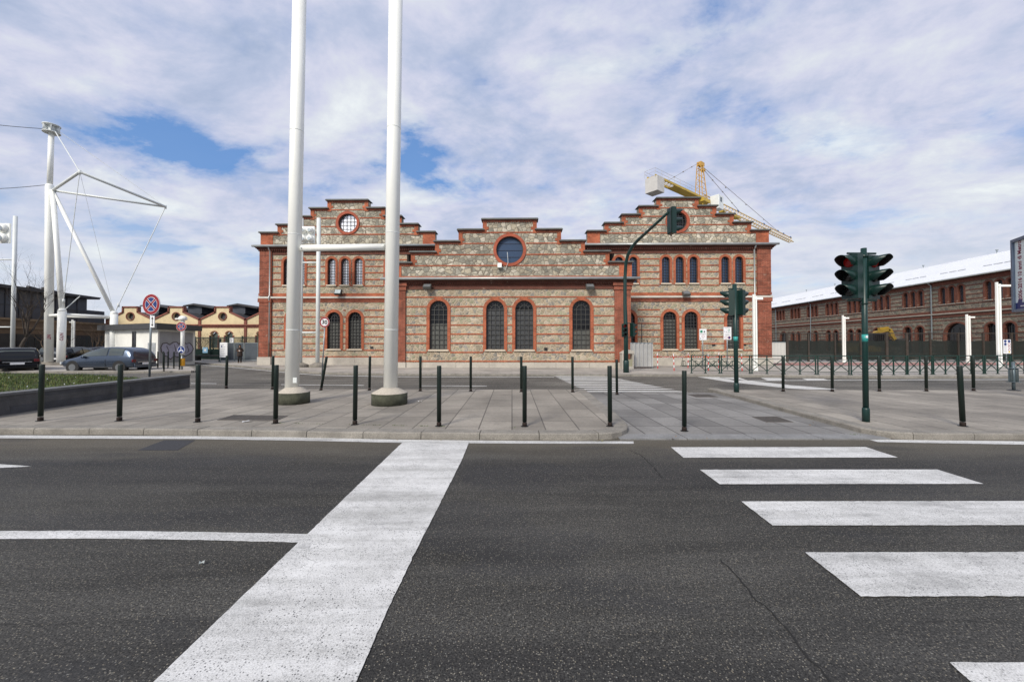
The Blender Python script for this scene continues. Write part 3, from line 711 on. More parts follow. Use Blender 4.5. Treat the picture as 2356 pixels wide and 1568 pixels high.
# wings
def wing(side):
    cpx, hwpx = (799.5, 203.5) if side < 0 else (1559.5, 208.5)
    cx = xw(cpx, 620); s = SW
    ze = gable('left_gable' if side < 0 else 'right_gable', cx, s, [48, 87.5, 126, 165, 204.5] if side < 0 else [48, 88.5, 127.5, 167, 206.5], [458, 476.3, 495, 513.8, 532], zw, 0, stoneG, 566,
               21.7, 511, g_sky if side < 0 else g_dark, 5, 30, [480.5, 499.5, 519, 537.5], 9, 6.0)
    x0, x1 = cx - hwpx * s, cx + hwpx * s
    if side < 0: x1 = xc(905) ; 
    else: x0 = xc(1440)
    zb = HK; zp = zw(822)
    zm = zw(684); holes = []; blk = []; wins = []
    c_up = [662, 692.5, 763.2, 794, 825, 897, 928] if side < 0 else [1424, 1457, 1531.8, 1563.6, 1595.6, 1668.4, 1700.2]
    c_lo = [675, 768.2, 816.7] if side < 0 else [1445, 1541, 1590, 1687.8]
    u0, u1 = (zw(653.5), zw(593)) if side < 0 else (zw(651.5), zw(592))
    l0, l1 = zw(802), zw(717)
    for c in c_up:
        if side < 0 and c > 905: continue
        X = xw(c, 620); holes.append(arch_pts(X, 9.2 * s, u0, u1)); blk.append((X - 15 * s, X + 15 * s, u0 - .15, u1 + .12)); wins.append((X, u0, u1, 9.2 * s, 'up'))
    for c in c_lo:
        X = xw(c, 760); holes.append(arch_pts(X, 15.2 * s, l0, l1)); blk.append((X - 22 * s, X + 22 * s, l0 - .2, l1 + .12)); wins.append((X, l0, l1, 15.2 * s, 'lo'))
    wall('wing_wall', [(x0, zb), (x1, zb), (x1, zw(566)), (x0, zw(566))], holes, 0, [stoneL, terra], hall)
    bc = MB()
    for y in (596.5, 611.6, 626.3, 641.7, 657, 712.8, 728.4, 743.9, 759.2, 774.4, 789.9, 805.5, 820.3): band(bc, zw(y), 2.7 * s, x0, x1, 0, blk)
    bc.box(x0, x1, -.04, .02, zw(681), zw(673.7)); bc.build('brick_course', brickc, hall)
    MB().box(x0 - (.1 if side < 0 else 0), x1 + (.1 if side > 0 else 0), -.16, .0, zw(685.5), zw(681.3)).build('string_course_ledge', zincL, hall)
    c = MB(); c.box(x0, x1, -.10, .01, zw(688.5), zw(685.6)); c.box(x0, x1, -.07, .01, zw(691), zw(688.6)); c.box(x0, x1, -.045, .01, zw(694.5), zw(691.1)); c.build('brick_cornice', brick, hall)
    eave(x0 if side < 0 else cx - 208 * s, cx + 207 * s if side < 0 else x1, 0, zw(564.5), hall, over=.42, left=True, right=True)
    nlo = -1
    for (X, a, b, hw, k) in wins:
        if k == 'lo': nlo += 1
        i = nlo
        if k == 'up': window(hall, X, 0, a, b, hw, 'up', .175, g_sky if side < 0 else g_blue, nx=3, small=True)
        else: window(hall, X, 0, a, b, hw, 'lo', .20, g_dark, fan=(side < 0), nx=4, split=(.74, .72, .78, .55)[i] if side < 0 else (.8, .80, .56, .78)[i])
    # corner pilaster at the outer end
    pw = 27 * s if side < 0 else 29.5 * s
    a, b = (x0, x0 + pw) if side < 0 else (x1 - pw, x1)
    pj = MB(); p = MB(); p.box(a - .03, b, -.14, .4, zw(822), zw(694)); p.box(a - .03, b, -.14, .4, zw(673), zw(575)); p.box(a - .10, b + .05, -.20, .3, zw(694.5), zw(686)); p.box(a - .06, b + .02, -.17, .3, zw(680), zw(673.5))
    for k in range(9):
        z = zw(815 - 14 * k); pj.box(a - .036, b + .004, -.146, .2, z - .018, z + .018)
    for k in range(6):
        z = zw(664 - 15.5 * k); pj.box(a - .036, b + .004, -.146, .2, z - .018, z + .018)
    p.build('corner_pilaster', brick, hall); pj.build('pilaster_groove_shade', brickd, hall)  # grooves are raised dark strips, their recess shade put into the colour
    pl = MB(); step = 2.4; k = x0
    while k < x1: pl.box(k + .006, min(k + step, x1) - .006, -.12, .02, zb - .05, zp + random.uniform(-.01, .01)); k += step
    pl.box(a - .08, b + .05, -.22, .02, zb - .05, zp + .03); pl.build('plinth', lime, hall)
    # side wall and rear box
    ox = x0 if side < 0 else x1
    MB().box(min(ox, ox + side * -.4), max(ox, ox + side * -.4), .41, 30, zb, zw(566)).build('side_wall', stoneL, hall)
    # downpipe
    dx = xw(623.5 if side < 0 else 1735, 620) if side < 0 else xw(1733.5, 620)
    d = MB(); d.tube([(dx, -.34, zw(567)), (dx, -.3, zw(571)), (dx, -.13, zw(576)), (dx, -.13, zw(679)), (dx, -.22, zw(682)), (dx, -.22, zw(687)), (dx, -.13, zw(692)), (dx, -.13, HK + 1.6)], .055, 8)
    d.build('downpipe', zinc, hall)
    MB().tube([(dx, -.135, HK + 1.6), (dx, -.135, HK)], .065, 8).build('downpipe_shoe', M('iron_brown', (.07, .045, .03), .7, .3, 6), hall)
wing(-1); wing(1)
# centre block
cxm = xc(1172.8, 620); s = SC
gable('centre_gable', cxm, s, [62.5, 118.5, 173, 229, 280], [504, 527.7, 554, 578.5, 603], zc, -CB, stoneG, 642, 31.3, 574.6, M('blue_board', (.020, .048, .105), .35, .06, 1.5), 1, CB + 6, [534.6, 559.8, 585.2, 610.6, 636], 9, 6.7)
bl = MB()
for k in (-.5, .0, .5): 
    w = 31.3 * s * math.sqrt(1 - k * k); bl.box(cxm - w, cxm + w, -CB + .17, -CB + .198, zc(574.6) + k * 31.3 * s - .012, zc(574.6) + k * 31.3 * s + .012)
bl.build('window_board_joint', M('board_joint', (.012, .02, .05), .5, .1), hall)
x0, x1 = cxm - 276.6 * s, cxm + 276.6 * s
holes = []; blk = []; l0, l1 = zc(803.5), zc(691); ws = []
for c in (1009, 1139.2, 1206.2, 1337.7):
    X = xc(c, 760); holes.append(arch_pts(X, 20.8 * s, l0, l1)); blk.append((X - 27 * s, X + 27 * s, l0 - .22, l1 + .14)); ws.append(X)
wall('centre_wall', [(x0, HK), (x1, HK), (x1, zc(642)), (x0, zc(642))], holes, -CB, [stoneL, terra], hall)
bc = MB()
for y in (683, 704.9, 726.3, 747.3, 768.2, 789.1, 810.2, 830.6): band(bc, zc(y), 3.0 * s, x0, x1, -CB, blk)
bc.build('brick_course', brickc, hall)
eave(x0, x1, -CB, zc(641), hall, over=.5, hb=.68)
for i, X in enumerate(ws): window(hall, X, -CB, l0, l1, 20.8 * s, 'dim' if i in (1, 2) else 'lo', .20, g_dark, fan=True, nx=4, split=(.53, .86, .86, .40)[i])
for a, b in ((x0, x0 + 36 * s), (x1 - 36 * s, x1)):
    p = MB(); p.box(a - .02, b, -CB - .12, -CB + .5, zc(834), zc(665)); p.box(a - .08, b + .06, -CB - .19, -CB + .5, zc(667.5), zc(657)); p.box(a - .15, b + .12, -CB - .27, -CB + .4, zc(658), zc(651)); p.build('corner_pilaster', brick, hall)
pl = MB(); k = x0
while k < x1: pl.box(k + .007, min(k + 2.2, x1) - .007, -CB - .12, -CB + .02, HK - .05, zc(833.6) + random.uniform(-.01, .01)); k += 2.2
for a, b in ((x0, x0 + 36 * s), (x1 - 36 * s, x1)): pl.box(a - .07, b + .05, -CB - .2, -CB + .02, HK - .05, zc(833))
pl.build('plinth', lime, hall)
for a in (x0, x1 - .4): MB().box(a, a + .4, -CB + .52, 0, HK, zc(642)).build('side_wall', brick, hall)
MB().box(xw(1004), xw(1350), .05, .45, HK, zw(590)).build('link_wall', stoneL, hall)
# vents and holes low in the wall are dark openings
vt = MB()
for vx, vy in ((1256, 803), (1444, 802)): X, z = xc(vx, vy), zc(vy); vt.box(X - .11, X + .11, -CB - .012, -CB + .01, z - .11, z + .11)
for vx, vy in ((1906, 0),): pass
X, z = xw(1904.5 - 21.5, 799), zw(799)
vt.build('wall_vent', black, hall)
v2 = MB()
for vx, vy in ((855.5, 799.5), (1713, 800.5 - 8), (1842 - 200, 793)):
    X, z = xw(vx, vy), zw(vy); v2.box(X - .12, X + .12, -.012, .01, z - .09, z + .09)
v2.build('wall_vent', black, hall)
# floodlights and camera hung on the facade
def flood(px_, py_, loc_y, zf, label, tilt=35, lit=False):
    P = PW.at(px_, py_, loc_y); w = PW.o + PW.ex * P[0] + PW.ey * loc_y + Vector((0, 0, P[1]))
    o = thing('floodlight', label, 'floodlight', w, PW.a, 'floodlights on the hall facade')
    b = MB(); c, s_ = math.cos(R(tilt)), math.sin(R(tilt))
    b.obox((0, -.38, 0), (.26, 0, 0), (0, .10 * c, -.10 * s_), (0, .20 * s_, .20 * c)); b.build('lamp_housing', M('housing_grey', (.09, .09, .085), .5, .2) if not lit else black, o, bevel=.02)
    g = MB(); g.obox((0, -.38 - .102 * c, .102 * s_), (.21, 0, 0), (0, .004 * c, -.004 * s_), (0, .155 * s_, .155 * c)); g.build('lamp_glass', M('lamp_glass_pale', (.55, .62, .62), .15, .1) if lit else M('lamp_glass', (.16, .17, .18), .15, .1), o)
    MB().tube([(-.2, -.3, -.05), (-.2, 0, -.12), (.2, 0, -.12), (.2, -.3, -.05)], .018, 6).build('bracket', galv, o)
    return o
flood(783.5, 673.5, 0, zw, 'small black floodlight with pale glass on the left wing above the ledge', 25, True)
flood(986, 661, -CB, zc, 'grey floodlight on the left end of the centre block cornice', 55)
flood(1355, 661, -CB, zc, 'grey floodlight on the right end of the centre block cornice', 55)
flood(1574, 676.5, 0, zw, 'grey floodlight on the right wing above the pale ledge', 50)
P = PW.at(1150, 611.5, -CB); w = PW.o + PW.ex * P[0] + PW.ey * (-CB) + Vector((0, 0, P[1]))
o = thing('security_camera', 'small white camera box with a looping cable below the centre round window', 'camera', w, PW.a)
MB().box(-.14, .14, -.32, -.06, -.16, .14).build('camera_box', white, o, bevel=.02); MB().tube([(.14, -.12, -.05), (.35, -.1, -.3), (.55, -.1, .2), (.5, -.08, .9)], .015, 5).build('cable', whitew, o)
# ------------------------------------------------------------------ long hall on the right, running away from the street
LA = math.atan(.102)
LX, LY = 44.15 + .102 * 30, 30.0
# local x along the wall AWAY from the camera, local y outward normal is -y ... facade faces the street (towards -X)
lh = thing('long_hall', 'very long two storey brick and rubble hall with a white metal roof, far right', 'building', (44.15, 0, 0), R(90) - LA)
# in local space: x = along (metres of path), y = towards the left (street side) is +y, so front face uses negative offsets mirrored
def lp(Y): return Y / math.cos(LA)
X0, X1 = lp(24), lp(96); ZE, ZM = 8.75, 5.02
uw, lw = [], []
for k in range(-1, 13):
    c = 43.1 + 4.62 * (k - 1)
    for d in (-.98, 0, .98): uw.append(lp(c) + d)
arch_big = {lp(37.9), lp(74.3)}
for k in range(-1, 13):
    c = lp(43.1 + 4.62 * (k - 1))
    if any(abs(c - a) < 2 for a in (lp(42.6), lp(74.5))): continue
    for d in (-.8, .8): lw.append((c + d, .47, 3.75))
lw += [(lp(42.6), 1.35, 3.95), (lp(74.5), 1.1, 3.9)]
holes = [arch_pts(x, .30, 6.15, 8.0, 6) for x in uw] + [arch_pts(x, h, .5, t, 8) for x, h, t in lw]
def mirror_build(mb, name, mats, parent):       # author in x,-y then flip so the front looks towards +y
    mb.v = [(a, -b, c) for a, b, c in mb.v]; return mb.build(name, mats, parent)
mb = MB(); loops = [[Vector((a, b, 0)) for a, b in [(X0, 0), (X1, 0), (X1, ZE), (X0, ZE)]]] + [[Vector((a, b, 0)) for a, b in h] for h in holes]
tri = tessellate_polygon(loops); P = [p for l in loops for p in l]; mb.add([(p.x, 0, p.y) for p in P], [tuple(t) for t in tri])
mb.mi = 1
for l in loops[1:]:
    n = len(l); mb.add([(p.x, 0, p.y) for p in l] + [(p.x, .35, p.y) for p in l], [(i, (i + 1) % n, n + (i + 1) % n, n + i) for i in range(n)])
brl = mat_brick('long_hall_brick_shaded', (.150, .042, .028), (.105, .030, .021), (.17, .10, .07), .3)  # brick darkened to carry the shade of this wall
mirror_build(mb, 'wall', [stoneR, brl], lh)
bc = MB(); blk = [(x - .48, x + .48, 6.0, 8.15) for x in uw] + [(x - h - .2, x + h + .2, .4, t + .12) for x, h, t in lw]
for z in (7.85, 7.37, 6.9, 6.42, 5.95, 4.3, 3.8, 3.3, 2.8, 2.3, 1.8, 1.3, .8): band(bc, z, .09, X0, X1, 0, blk)
bc.box(X0, X1, -.04, .01, 5.12, 5.4); bc.box(X0, X1, -.07, .01, 4.62, 4.9); bc.box(X0, X1, -.10, .01, 8.25, 8.72); bc.box(X0, X1, -.2, .01, 8.5, 8.6)
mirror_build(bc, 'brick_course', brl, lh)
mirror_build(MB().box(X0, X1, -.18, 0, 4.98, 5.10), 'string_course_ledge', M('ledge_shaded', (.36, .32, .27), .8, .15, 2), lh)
mirror_build(MB().tube([(X0, -.5, 8.78), (X1, -.5, 8.78)], .09, 8), 'gutter', zinc, lh)
WC2 = {}
def lwin(x, h, z0, z1, kind):
    key = (round(h, 2), round(z0, 1), round(z1, 1))
    if key not in WC2:
        hh = z1 - z0; zs = hh - h; fr = MB()
        for i in (1, 2, 3): X = -h + 2 * h * i / 4; fr.box(X - .012, X + .012, -.02, .02, 0, zs + h * .6)
        for j in range(1, 6): fr.box(-h, h, -.021, .019, zs * j / 5 - .012, zs * j / 5 + .012)
        fr.v = [(a, -b, c) for a, b, c in fr.v]; fm = fr.mesh('window_frame', ironm)
        pn = MB(); pts = arch_pts(0, h, 0, hh, 8); pn.add([(a, -.05, b) for a, b in pts], [tuple(range(len(pts)))]); pm = pn.mesh('pane', kind)
        sr = MB(); sr.ring(0, zs, h, h + .17, -.05, .2, 0, 180, 12)
        for a, b in ((h, h + .17), (-h - .17, -h)): sr.box(a, b, -.05, .2, -.05, zs)
        sr.v = [(a, -b, c) for a, b, c in sr.v]; sm = sr.mesh('brick_surround', brl)
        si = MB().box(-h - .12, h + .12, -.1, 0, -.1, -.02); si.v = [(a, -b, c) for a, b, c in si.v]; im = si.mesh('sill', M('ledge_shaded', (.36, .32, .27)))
        WC2[key] = (fm, pm, sm, im)
    fm, pm, sm, im = WC2[key]
    f = link('window', fm, lh, (x, -.2, z0)); link('pane', pm, f); link('brick_surround', sm, f, (0, .2, 0)); link('sill', im, f, (0, .2, 0))
g_long = mat_glass('long_hall_glass', (.22, .26, .33), .1, .5)
for x in uw: lwin(x, .30, 6.15, 8.0, g_long)
for x, h, t in lw: lwin(x, h, .5, t, g_dark)
rf = MB(); rf.prism_xz([(0, 0), (0, 0.01), (1, 1)], 0, .001); rf = MB()
wr = M('white_metal_roof', (.74, .76, .80), .45, .05, .4)
D = 7.5; ZR = 12.15
rf.add([(X0, .55, ZE + .0), (X1, .55, ZE), (X1, -D, ZR), (X0, -D, ZR), (X0, -2 * D, ZE), (X1, -2 * D, ZE), (X0, .55, ZE + .07), (X1, .55, ZE + .07), (X1, -D, ZR + .07), (X0, -D, ZR + .07)],
       [(6, 7, 8, 9), (0, 1, 7, 6), (1, 2, 8, 7), (3, 0, 6, 9), (9, 8, 5, 4), (0, 3, 4), (1, 5, 2)])
rf.build('roof', wr, lh)
se = MB(); k = X0
while k < X1:       # standing seams and snow guards
    a = Vector((k, .5, ZE + .09)); b = Vector((k, -D, ZR + .09)); se.tube([a, b], .022, 4); k += .6
k = X0 + 1.4
while k < X1 - 4:
    for q in range(3):
        c = k + q * 1.0; t = .33; se_y = .55 - (D + .55) * t; se_z = ZE + .07 + (ZR - ZE) * t
        se.box(c, c + .85, se_y - .03, se_y + .03, se_z, se_z + .10)
    k += 4.62
se.build('roof_seams', M('seam_grey', (.52, .54, .57), .5, .1), lh)
for Y in (45.3, 66.5, 76.8):
    x = lp(Y); MB().tube([(x, .48, 8.7), (x, .12, 8.4), (x, .12, 2.2)], .07, 6).build('downpipe', galv, lh)
vt = MB()
for Y in (35, 40, 46, 55, 64, 72, 80): x = lp(Y); vt.tube([(x, -D, ZR), (x, -D, ZR + .35)], .05, 6); vt.tube([(x, -D, ZR + .35), (x, -D, ZR + .45)], .12, 6)
vt.build('roof_vent', galv, lh)
MB().box(X0, X1, -2 * D, -.4, 0, ZE - .1).build('body', stoneR, lh)

# ------------------------------------------------------------------ bollards
pb_ = MB(); pb_.smooth = True; pb_.lathe(0, 0, [(.043, .09), (.043, 1.14), (.041, 1.152), (.0385, 1.155)], 18); m1 = pb_.mesh('post', green)
cb_ = MB(); cb_.smooth = True; cb_.lathe(0, 0, [(.046, 0), (.0445, .07), (.043, .075)], 18); cb_.mi = 1; cb_.lathe(0, 0, [(.075, -.002), (.07, .006)], 14); m2 = cb_.mesh('base_collar', [rust, black])  # rusty collar, plus a black disc standing in for contact shadow
bol = None
def bollard(x, y, z, label, group, lean=None, s=1.0):
    global bol
    p = G(x, y, z)
    if bol is None:
        bol = thing('bollard', label, 'bollard', p, 0, group); link('post', m1, bol); link('base_collar', m2, bol); o = bol
    else: o = dup(bol, p, label=label); o['group'] = group
    o.scale = (s, s, s); random.seed(int(x) + 5)
    o.rotation_euler = lean if lean else (R(random.uniform(-.5, .5)), R(random.uniform(-.6, .6)), random.uniform(0, 3))
    return o
g1 = 'dark green bollards along the near kerb'; g2 = 'dark green bollards along the far edge of the islands'; g3 = 'dark green bollards by the parked cars'
for x, y, lab, ln in ((93, 967.5, 'dark green bollard before the planter wall at the left edge, near the black car', (0, R(.6), 0)),
                  (274.5, 967.5, 'dark green bollard overlapping the planter wall and the blue-grey car rear wheel', (0, R(.4), 0)),
                  (455, 970, 'dark green near-kerb bollard just right of the planter wall end', None),
                  (634, 973, 'dark green near-kerb bollard overlapping the left edge of the left concrete pole base', None),
                  (816.5, 976, 'dark green near-kerb bollard between the two tall white poles', (0, R(.5), 0)),
                  (1010, 979.5, 'dark green near-kerb bollard just right of the right concrete pole base', None),
                  (1207, 980, 'dark green near-kerb bollard standing beside a far-row bollard below the third centre window', None),
                  (1403.5, 979.8, 'dark green near-kerb bollard at the rounded corner of the left island', None),
                  (2215.5, 979.5, 'dark green bollard alone at the kerb of the right island, leaning slightly left', (0, R(-2.2), 0))):
    bollard(x, y, HK, lab, g1, ln)
bollard(1574.5, 990.5, .024, 'dark green bollard standing in the sunken crossing path', g1)
for x, y, lab, ln in ((520.5, 893, 'dark green far-row bollard in front of the pavement left of the hall', None),
                  (627, 895, 'dark green far-row bollard just left of the left tall white pole', None),
                  (738.5, 897, 'bent dark green far-row bollard leaning to the right under the round 30 sign', (R(0), R(9.2), 0)),
                  (850, 897.5, 'dark green far-row bollard just left of the right tall white pole', None),
                  (967, 899, 'dark green far-row bollard below the left arched window of the centre block', None),
                  (1083, 899.7, 'dark green far-row bollard left of the middle window pair of the centre block', None),
                  (1199.5, 901, 'dark green far-row bollard standing right behind a near-kerb bollard below the third centre window', None),
                  (1317.5, 901.5, 'dark green far-row bollard overlapping the left part of the far zebra crossing', None),
                  (1419.5, 907.3, 'dark green bollard in the crossing path near its far end by the island tip', None),
                  (1802, 900, 'dark green far-row bollard in front of the left part of the green railing', None),
                  (1915, 900, 'dark green far-row bollard between the free railing and the big red traffic light', None),
                  (2023.5, 899.8, 'dark green far-row bollard just right of the big red traffic light', None),
                  (2131.5, 899.5, 'dark green far-row bollard left of the lone kerb bollard on the right island', None),
                  (2240, 898.5, 'dark green far-row bollard between the lone kerb bollard and the litter bins', None)):
    bollard(x, y, .02 if x == 1419.5 else HK, lab, g2, ln)
for x, y, lab in ((377, 853.5, 'thin green bollard on the small island, nearest the blue-grey car'), (363, 846, 'thin green bollard on the small island half hidden by the blue-grey car'),
                  (375.5, 844.8, 'thin green bollard second behind the car rear on the small island'), (386.5, 846, 'thin green bollard in the middle of the small island'),
                  (400, 847.3, 'thin green bollard left of the yellow-banded sign pole'), (413, 850, 'thin green bollard touching the yellow-banded sign pole')):
    bollard(x, y, HK, lab, g3, None, .92)

# ------------------------------------------------------------------ tall white pole frame with round concrete bases
b1 = G(677.5, 921, HK); b2 = G(897, 921, HK)
b1 = AT(677.5, 800, 10.45); b2 = AT(897, 800, 10.3); b1.z = b2.z = HK
pf = thing('pole_frame', 'two tall white steel poles joined by a horizontal tube, standing on round mossy concrete bases', 'pole', (b1 + b2) / 2); o0 = pf.location
ends = []
for (bx, b, rp, rb, topx) in ((671.8, b1, .170, .385, 689), (898.5, b2, .178, .455, 910.5)):
    lo = AT(bx, 890, b.y); q = AT(topx, 0, b.y); d = (q - lo) / (q.z - lo.z); hi = lo + d * (13.5 - lo.z); lo2 = lo - d * .2
    ends.append((lo, d, rp))
    MB().tube([lo2 - o0, hi - o0], rp, 28).build('pole', white, pf)
    for wz in (2.05, 4.6, 7.4):
        c_w = lo + d * (wz - lo.z) - o0; MB().tube([c_w, c_w + d * .02], rp + .002, 28).build('weld_seam', whitew, pf)
    fb_ = MB(); fb_.smooth = True; fb_.lathe(b.x - o0.x, b.y - o0.y, [(rb, -.01), (rb, .29)], 40); fb_.build('concrete_base', conc, pf)
    fc = MB(); fc.smooth = True; fc.lathe(b.x - o0.x, b.y - o0.y, [(rb, .291), (rb - .01, .30), (rp + .03, .425), (rp + .02, .43)], 40); fc.build('base_cone', concl, pf)
zb = AT(787, 569, 10.35).z
A = ends[0][0] + ends[0][1] * (zb - ends[0][0].z); B = ends[1][0] + ends[1][1] * (zb - ends[1][0].z); ux = (B - A).normalized()
MB().tube([A + ux * .20 - o0, B - ux * .19 - o0], .088, 20).build('cross_tube', white, pf)
lg = MB()
for p, sg in ((A, 1), (B, -1)): lg.obox(p + ux * sg * .2 - o0, ux * .09, Vector((0, .012, 0)), Vector((0, 0, .06))); lg.tube([p + ux * sg * .22 - o0 + Vector((0, -.12, 0)), p + ux * sg * .22 - o0 + Vector((0, .12, 0))], .018, 8)
lg.build('bracket', whitew, pf)
MB().obox((b1 - o0) + Vector((.11, -.16, .62)), (.05, 0, 0), (0, .012, 0), (0, 0, .07)).build('inspection_hatch', whitew, pf)

# ------------------------------------------------------------------ floodlight towers (two posts with rungs and a lamp panel)
def lamp_tower(bx, by, topy, Y, x2, panel, rungs, label, rr=.13):
    b = AT(bx, by, Y); b.z = HK
    t = thing('light_tower', label, 'lamp tower', b)
    c2 = AT(x2, by, Y)
    for q in (b, c2):
        h = AT(bx + 1.5, topy, Y).z
        dx = (AT(bx + 2.5, topy, Y).x - b.x) if q is b else (AT(x2 + 2.5, topy, Y).x - c2.x)
        MB().tube([(q.x - b.x, 0, .1), (q.x - b.x + dx * .0, 0, h - HK)], rr, 16).build('post', whitew, t)
        fb_ = MB(); fb_.lathe(q.x - b.x, 0, [(.52, 0), (.52, .16), (.2, .30)], 20); fb_.build('concrete_base', M('tower_base', (.22, .20, .17), .9, .3, 3), t)
    for ry in rungs:
        z = AT(bx, ry, Y).z - HK; MB().tube([(c2.x - b.x, 0, z), (0, 0, z)], .055, 8).build('rung', whitew, t)
    x0, x1, y0, y1 = panel; p0 = AT(x0, y0, Y - .15); p1 = AT(x1, y1, Y - .15)
    pn = MB().box(p0.x - b.x, p1.x - b.x, -.2, -.08, p1.z - HK, p0.z - HK).build('lamp_panel', white, t, bevel=.015)
    w = (p1.x - p0.x) / 2; h = (p0.z - p1.z) / 2
    for i in range(2):
        for j in range(2):
            cx = p0.x - b.x + w * (i + .5); cz = p1.z - HK + h * (j + .5); r = min(w, h) * .46
            l = MB(); l.smooth = True; prof = [(r, 0), (r * 1.02, .10), (r * .92, .22), (r * .55, .30)]
            l.lathe(0, 0, prof, 18); l.v = [(a + cx, -.2 - c, q + cz) for a, q, c in l.v]; lo_ = l.build('lamp', white, pn)
            l2 = MB(); l2.disc(cx + r * .1, cz - r * .12, r * .5, -.503, 16); l2.build('lens', galv, pn)
lamp_tower(730.5, 842, 502, 26.3, 690.5, (692, 724, 521, 560), (604, 764.5), 'white floodlight tower with a square panel of four lamps behind the left tall white pole', .13)
lamp_tower(28, 835, 497, 33, -22, (-28, 23, 514, 559), (597, 752), 'white floodlight tower with a four lamp panel cut by the left edge of the photo', .135)
o = thing('pole_sticker', 'small black sticker on the thin white floodlight tower post', 'sticker', (0, 0, 0)); bpy.data.objects.remove(o)

# ------------------------------------------------------------------ white tensile mast with cables
Ym = 30.0
mst = AT(113, 790, Ym); mst.z = 0
tm = thing('cable_mast', 'white tubular tripod mast with a drum head and stay cables above the parked cars', 'mast', mst)
def T(x, y, Y): return AT(x, y, Y) - mst
base1 = Vector((0, 0, .25)); knee = T(114.5, 428, Ym); headp = T(118.5, 300, Ym)
MB().tube([base1, knee, knee + (headp - knee) * .03], [.25, .25, .19], 20).build('main_mast', white, tm)
MB().tube([knee, headp], .165, 16).build('upper_mast', white, tm)
hd = MB(); hd.smooth = True; hh = headp; hd.lathe(hh.x, hh.y, [(.50, hh.z - .22), (.50, hh.z - .16), (.24, hh.z - .15), (.24, hh.z + .33), (.50, hh.z + .34), (.50, hh.z + .40)], 24)
for k in range(6):
    a = k * math.pi / 3 + .3; hd.obox((hh.x + .36 * math.cos(a), hh.y + .36 * math.sin(a), hh.z + .09), (.13 * math.cos(a), .13 * math.sin(a), 0), (-.02 * math.sin(a), .02 * math.cos(a), 0), (0, 0, .25))
hd.build('drum_head', whitew, tm)
c2b = T(141.5, 838, 29.0); c2b.z = .25; c2t = T(143, 716, 29.0); c3b = T(262, 838, 31.0); c3b.z = .25; c3t = T(262.5, 722, 31.0)
c2b.x = c2t.x - .02; c3b.x = c3t.x
for a, b in ((c2b, c2t), (c3b, c3t)):
    MB().tube([a, b], .235, 20).build('column', white, tm); MB().tube([b, b + Vector((0, 0, .10)), b + Vector((0, 0, .22))], [.235, .22, .15], 18).build('column_head', white, tm)
A_ = T(121, 438, 29.9); B_ = T(183.6, 395.5, 27.5); C_ = T(381, 475.6, 33.0)
for a, b, r in ((c2t, A_, .155), (c3t, A_, .13)): MB().tube([a, b], r, 14).build('strut', white, tm)
for a, b, r in ((A_, B_, .095), (A_, C_, .085), (B_, C_, .095)): MB().tube([a, b], r, 12).build('outrigger', whitew, tm)
m1_ = Vector((0, 0, c2t.z - .25)); z3 = c3t.z - .25
for a, b in ((m1_, c2t - Vector((0, 0, .25))), (c2t - Vector((0, 0, .22)), c3t - Vector((0, 0, .25))), (m1_, c3t - Vector((0, 0, .3)))): MB().tube([a, b], .105, 12).build('tie_beam', white, tm)
hp = headp + Vector((.2, 0, .05))
for a, b, r in ((hp, B_, .035), (hp + Vector((.2, 0, 0)), C_, .016), (B_, c2t, .022), (B_, c3t, .010), (C_, c3t, .030), (c2t + Vector((.15, 0, .1)), T(184, 681, 29.5), .03)):
    MB().tube([a, b], r, 6).build('stay_cable', whitew, tm)
for a, b, sag in ((headp + Vector((-.3, 0, .1)), T(-260, 240, 26), .3), (knee + Vector((-.2, 0, .1)), T(-260, 415, 26), .45)):
    pts = [a + (b - a) * (k / 12) + Vector((0, 0, -sag * math.sin(math.pi * k / 12))) for k in range(13)]; MB().tube(pts, .022, 5).build('stay_cable', M('dark_cable', (.06, .065, .07), .5), tm)
st = MB()
for p in (B_, C_, c2t + (B_ - c2t) * .08, c3t + (C_ - c3t) * .08): st.tube([p + Vector((0, 0, -.16)), p + Vector((0, 0, .12))], .075, 8)
st.build('cable_socket', whitew, tm)
for q in (base1, c2b, c3b): MB().box(q.x - .48, q.x + .48, q.y - .45, q.y + .45, 0, .30).build('footing', M('tower_base', (.22, .20, .17)), tm)
def coltext(txt, p, label_mat, sz):
    M_ = Matrix.Translation(p) @ Matrix.Rotation(R(43), 4, 'Z') @ STAND @ Matrix.Rotation(R(-90), 4, 'Z')
    text_mesh(txt, sz, label_mat, 'painted_letters', .002, .004, tm, M_)
dirc = Vector((.69, -.72, 0))
coltext('NT', Vector((0, 0, T(113, 775, Ym).z)) + dirc * .258, M('letter_red', (.25, .02, .05), .5), .26)
coltext('NTO', Vector((c2t.x, c2t.y, T(141, 775, Ym).z)) + dirc * .243, M('letter_red', (.25, .02, .05), .5), .26)

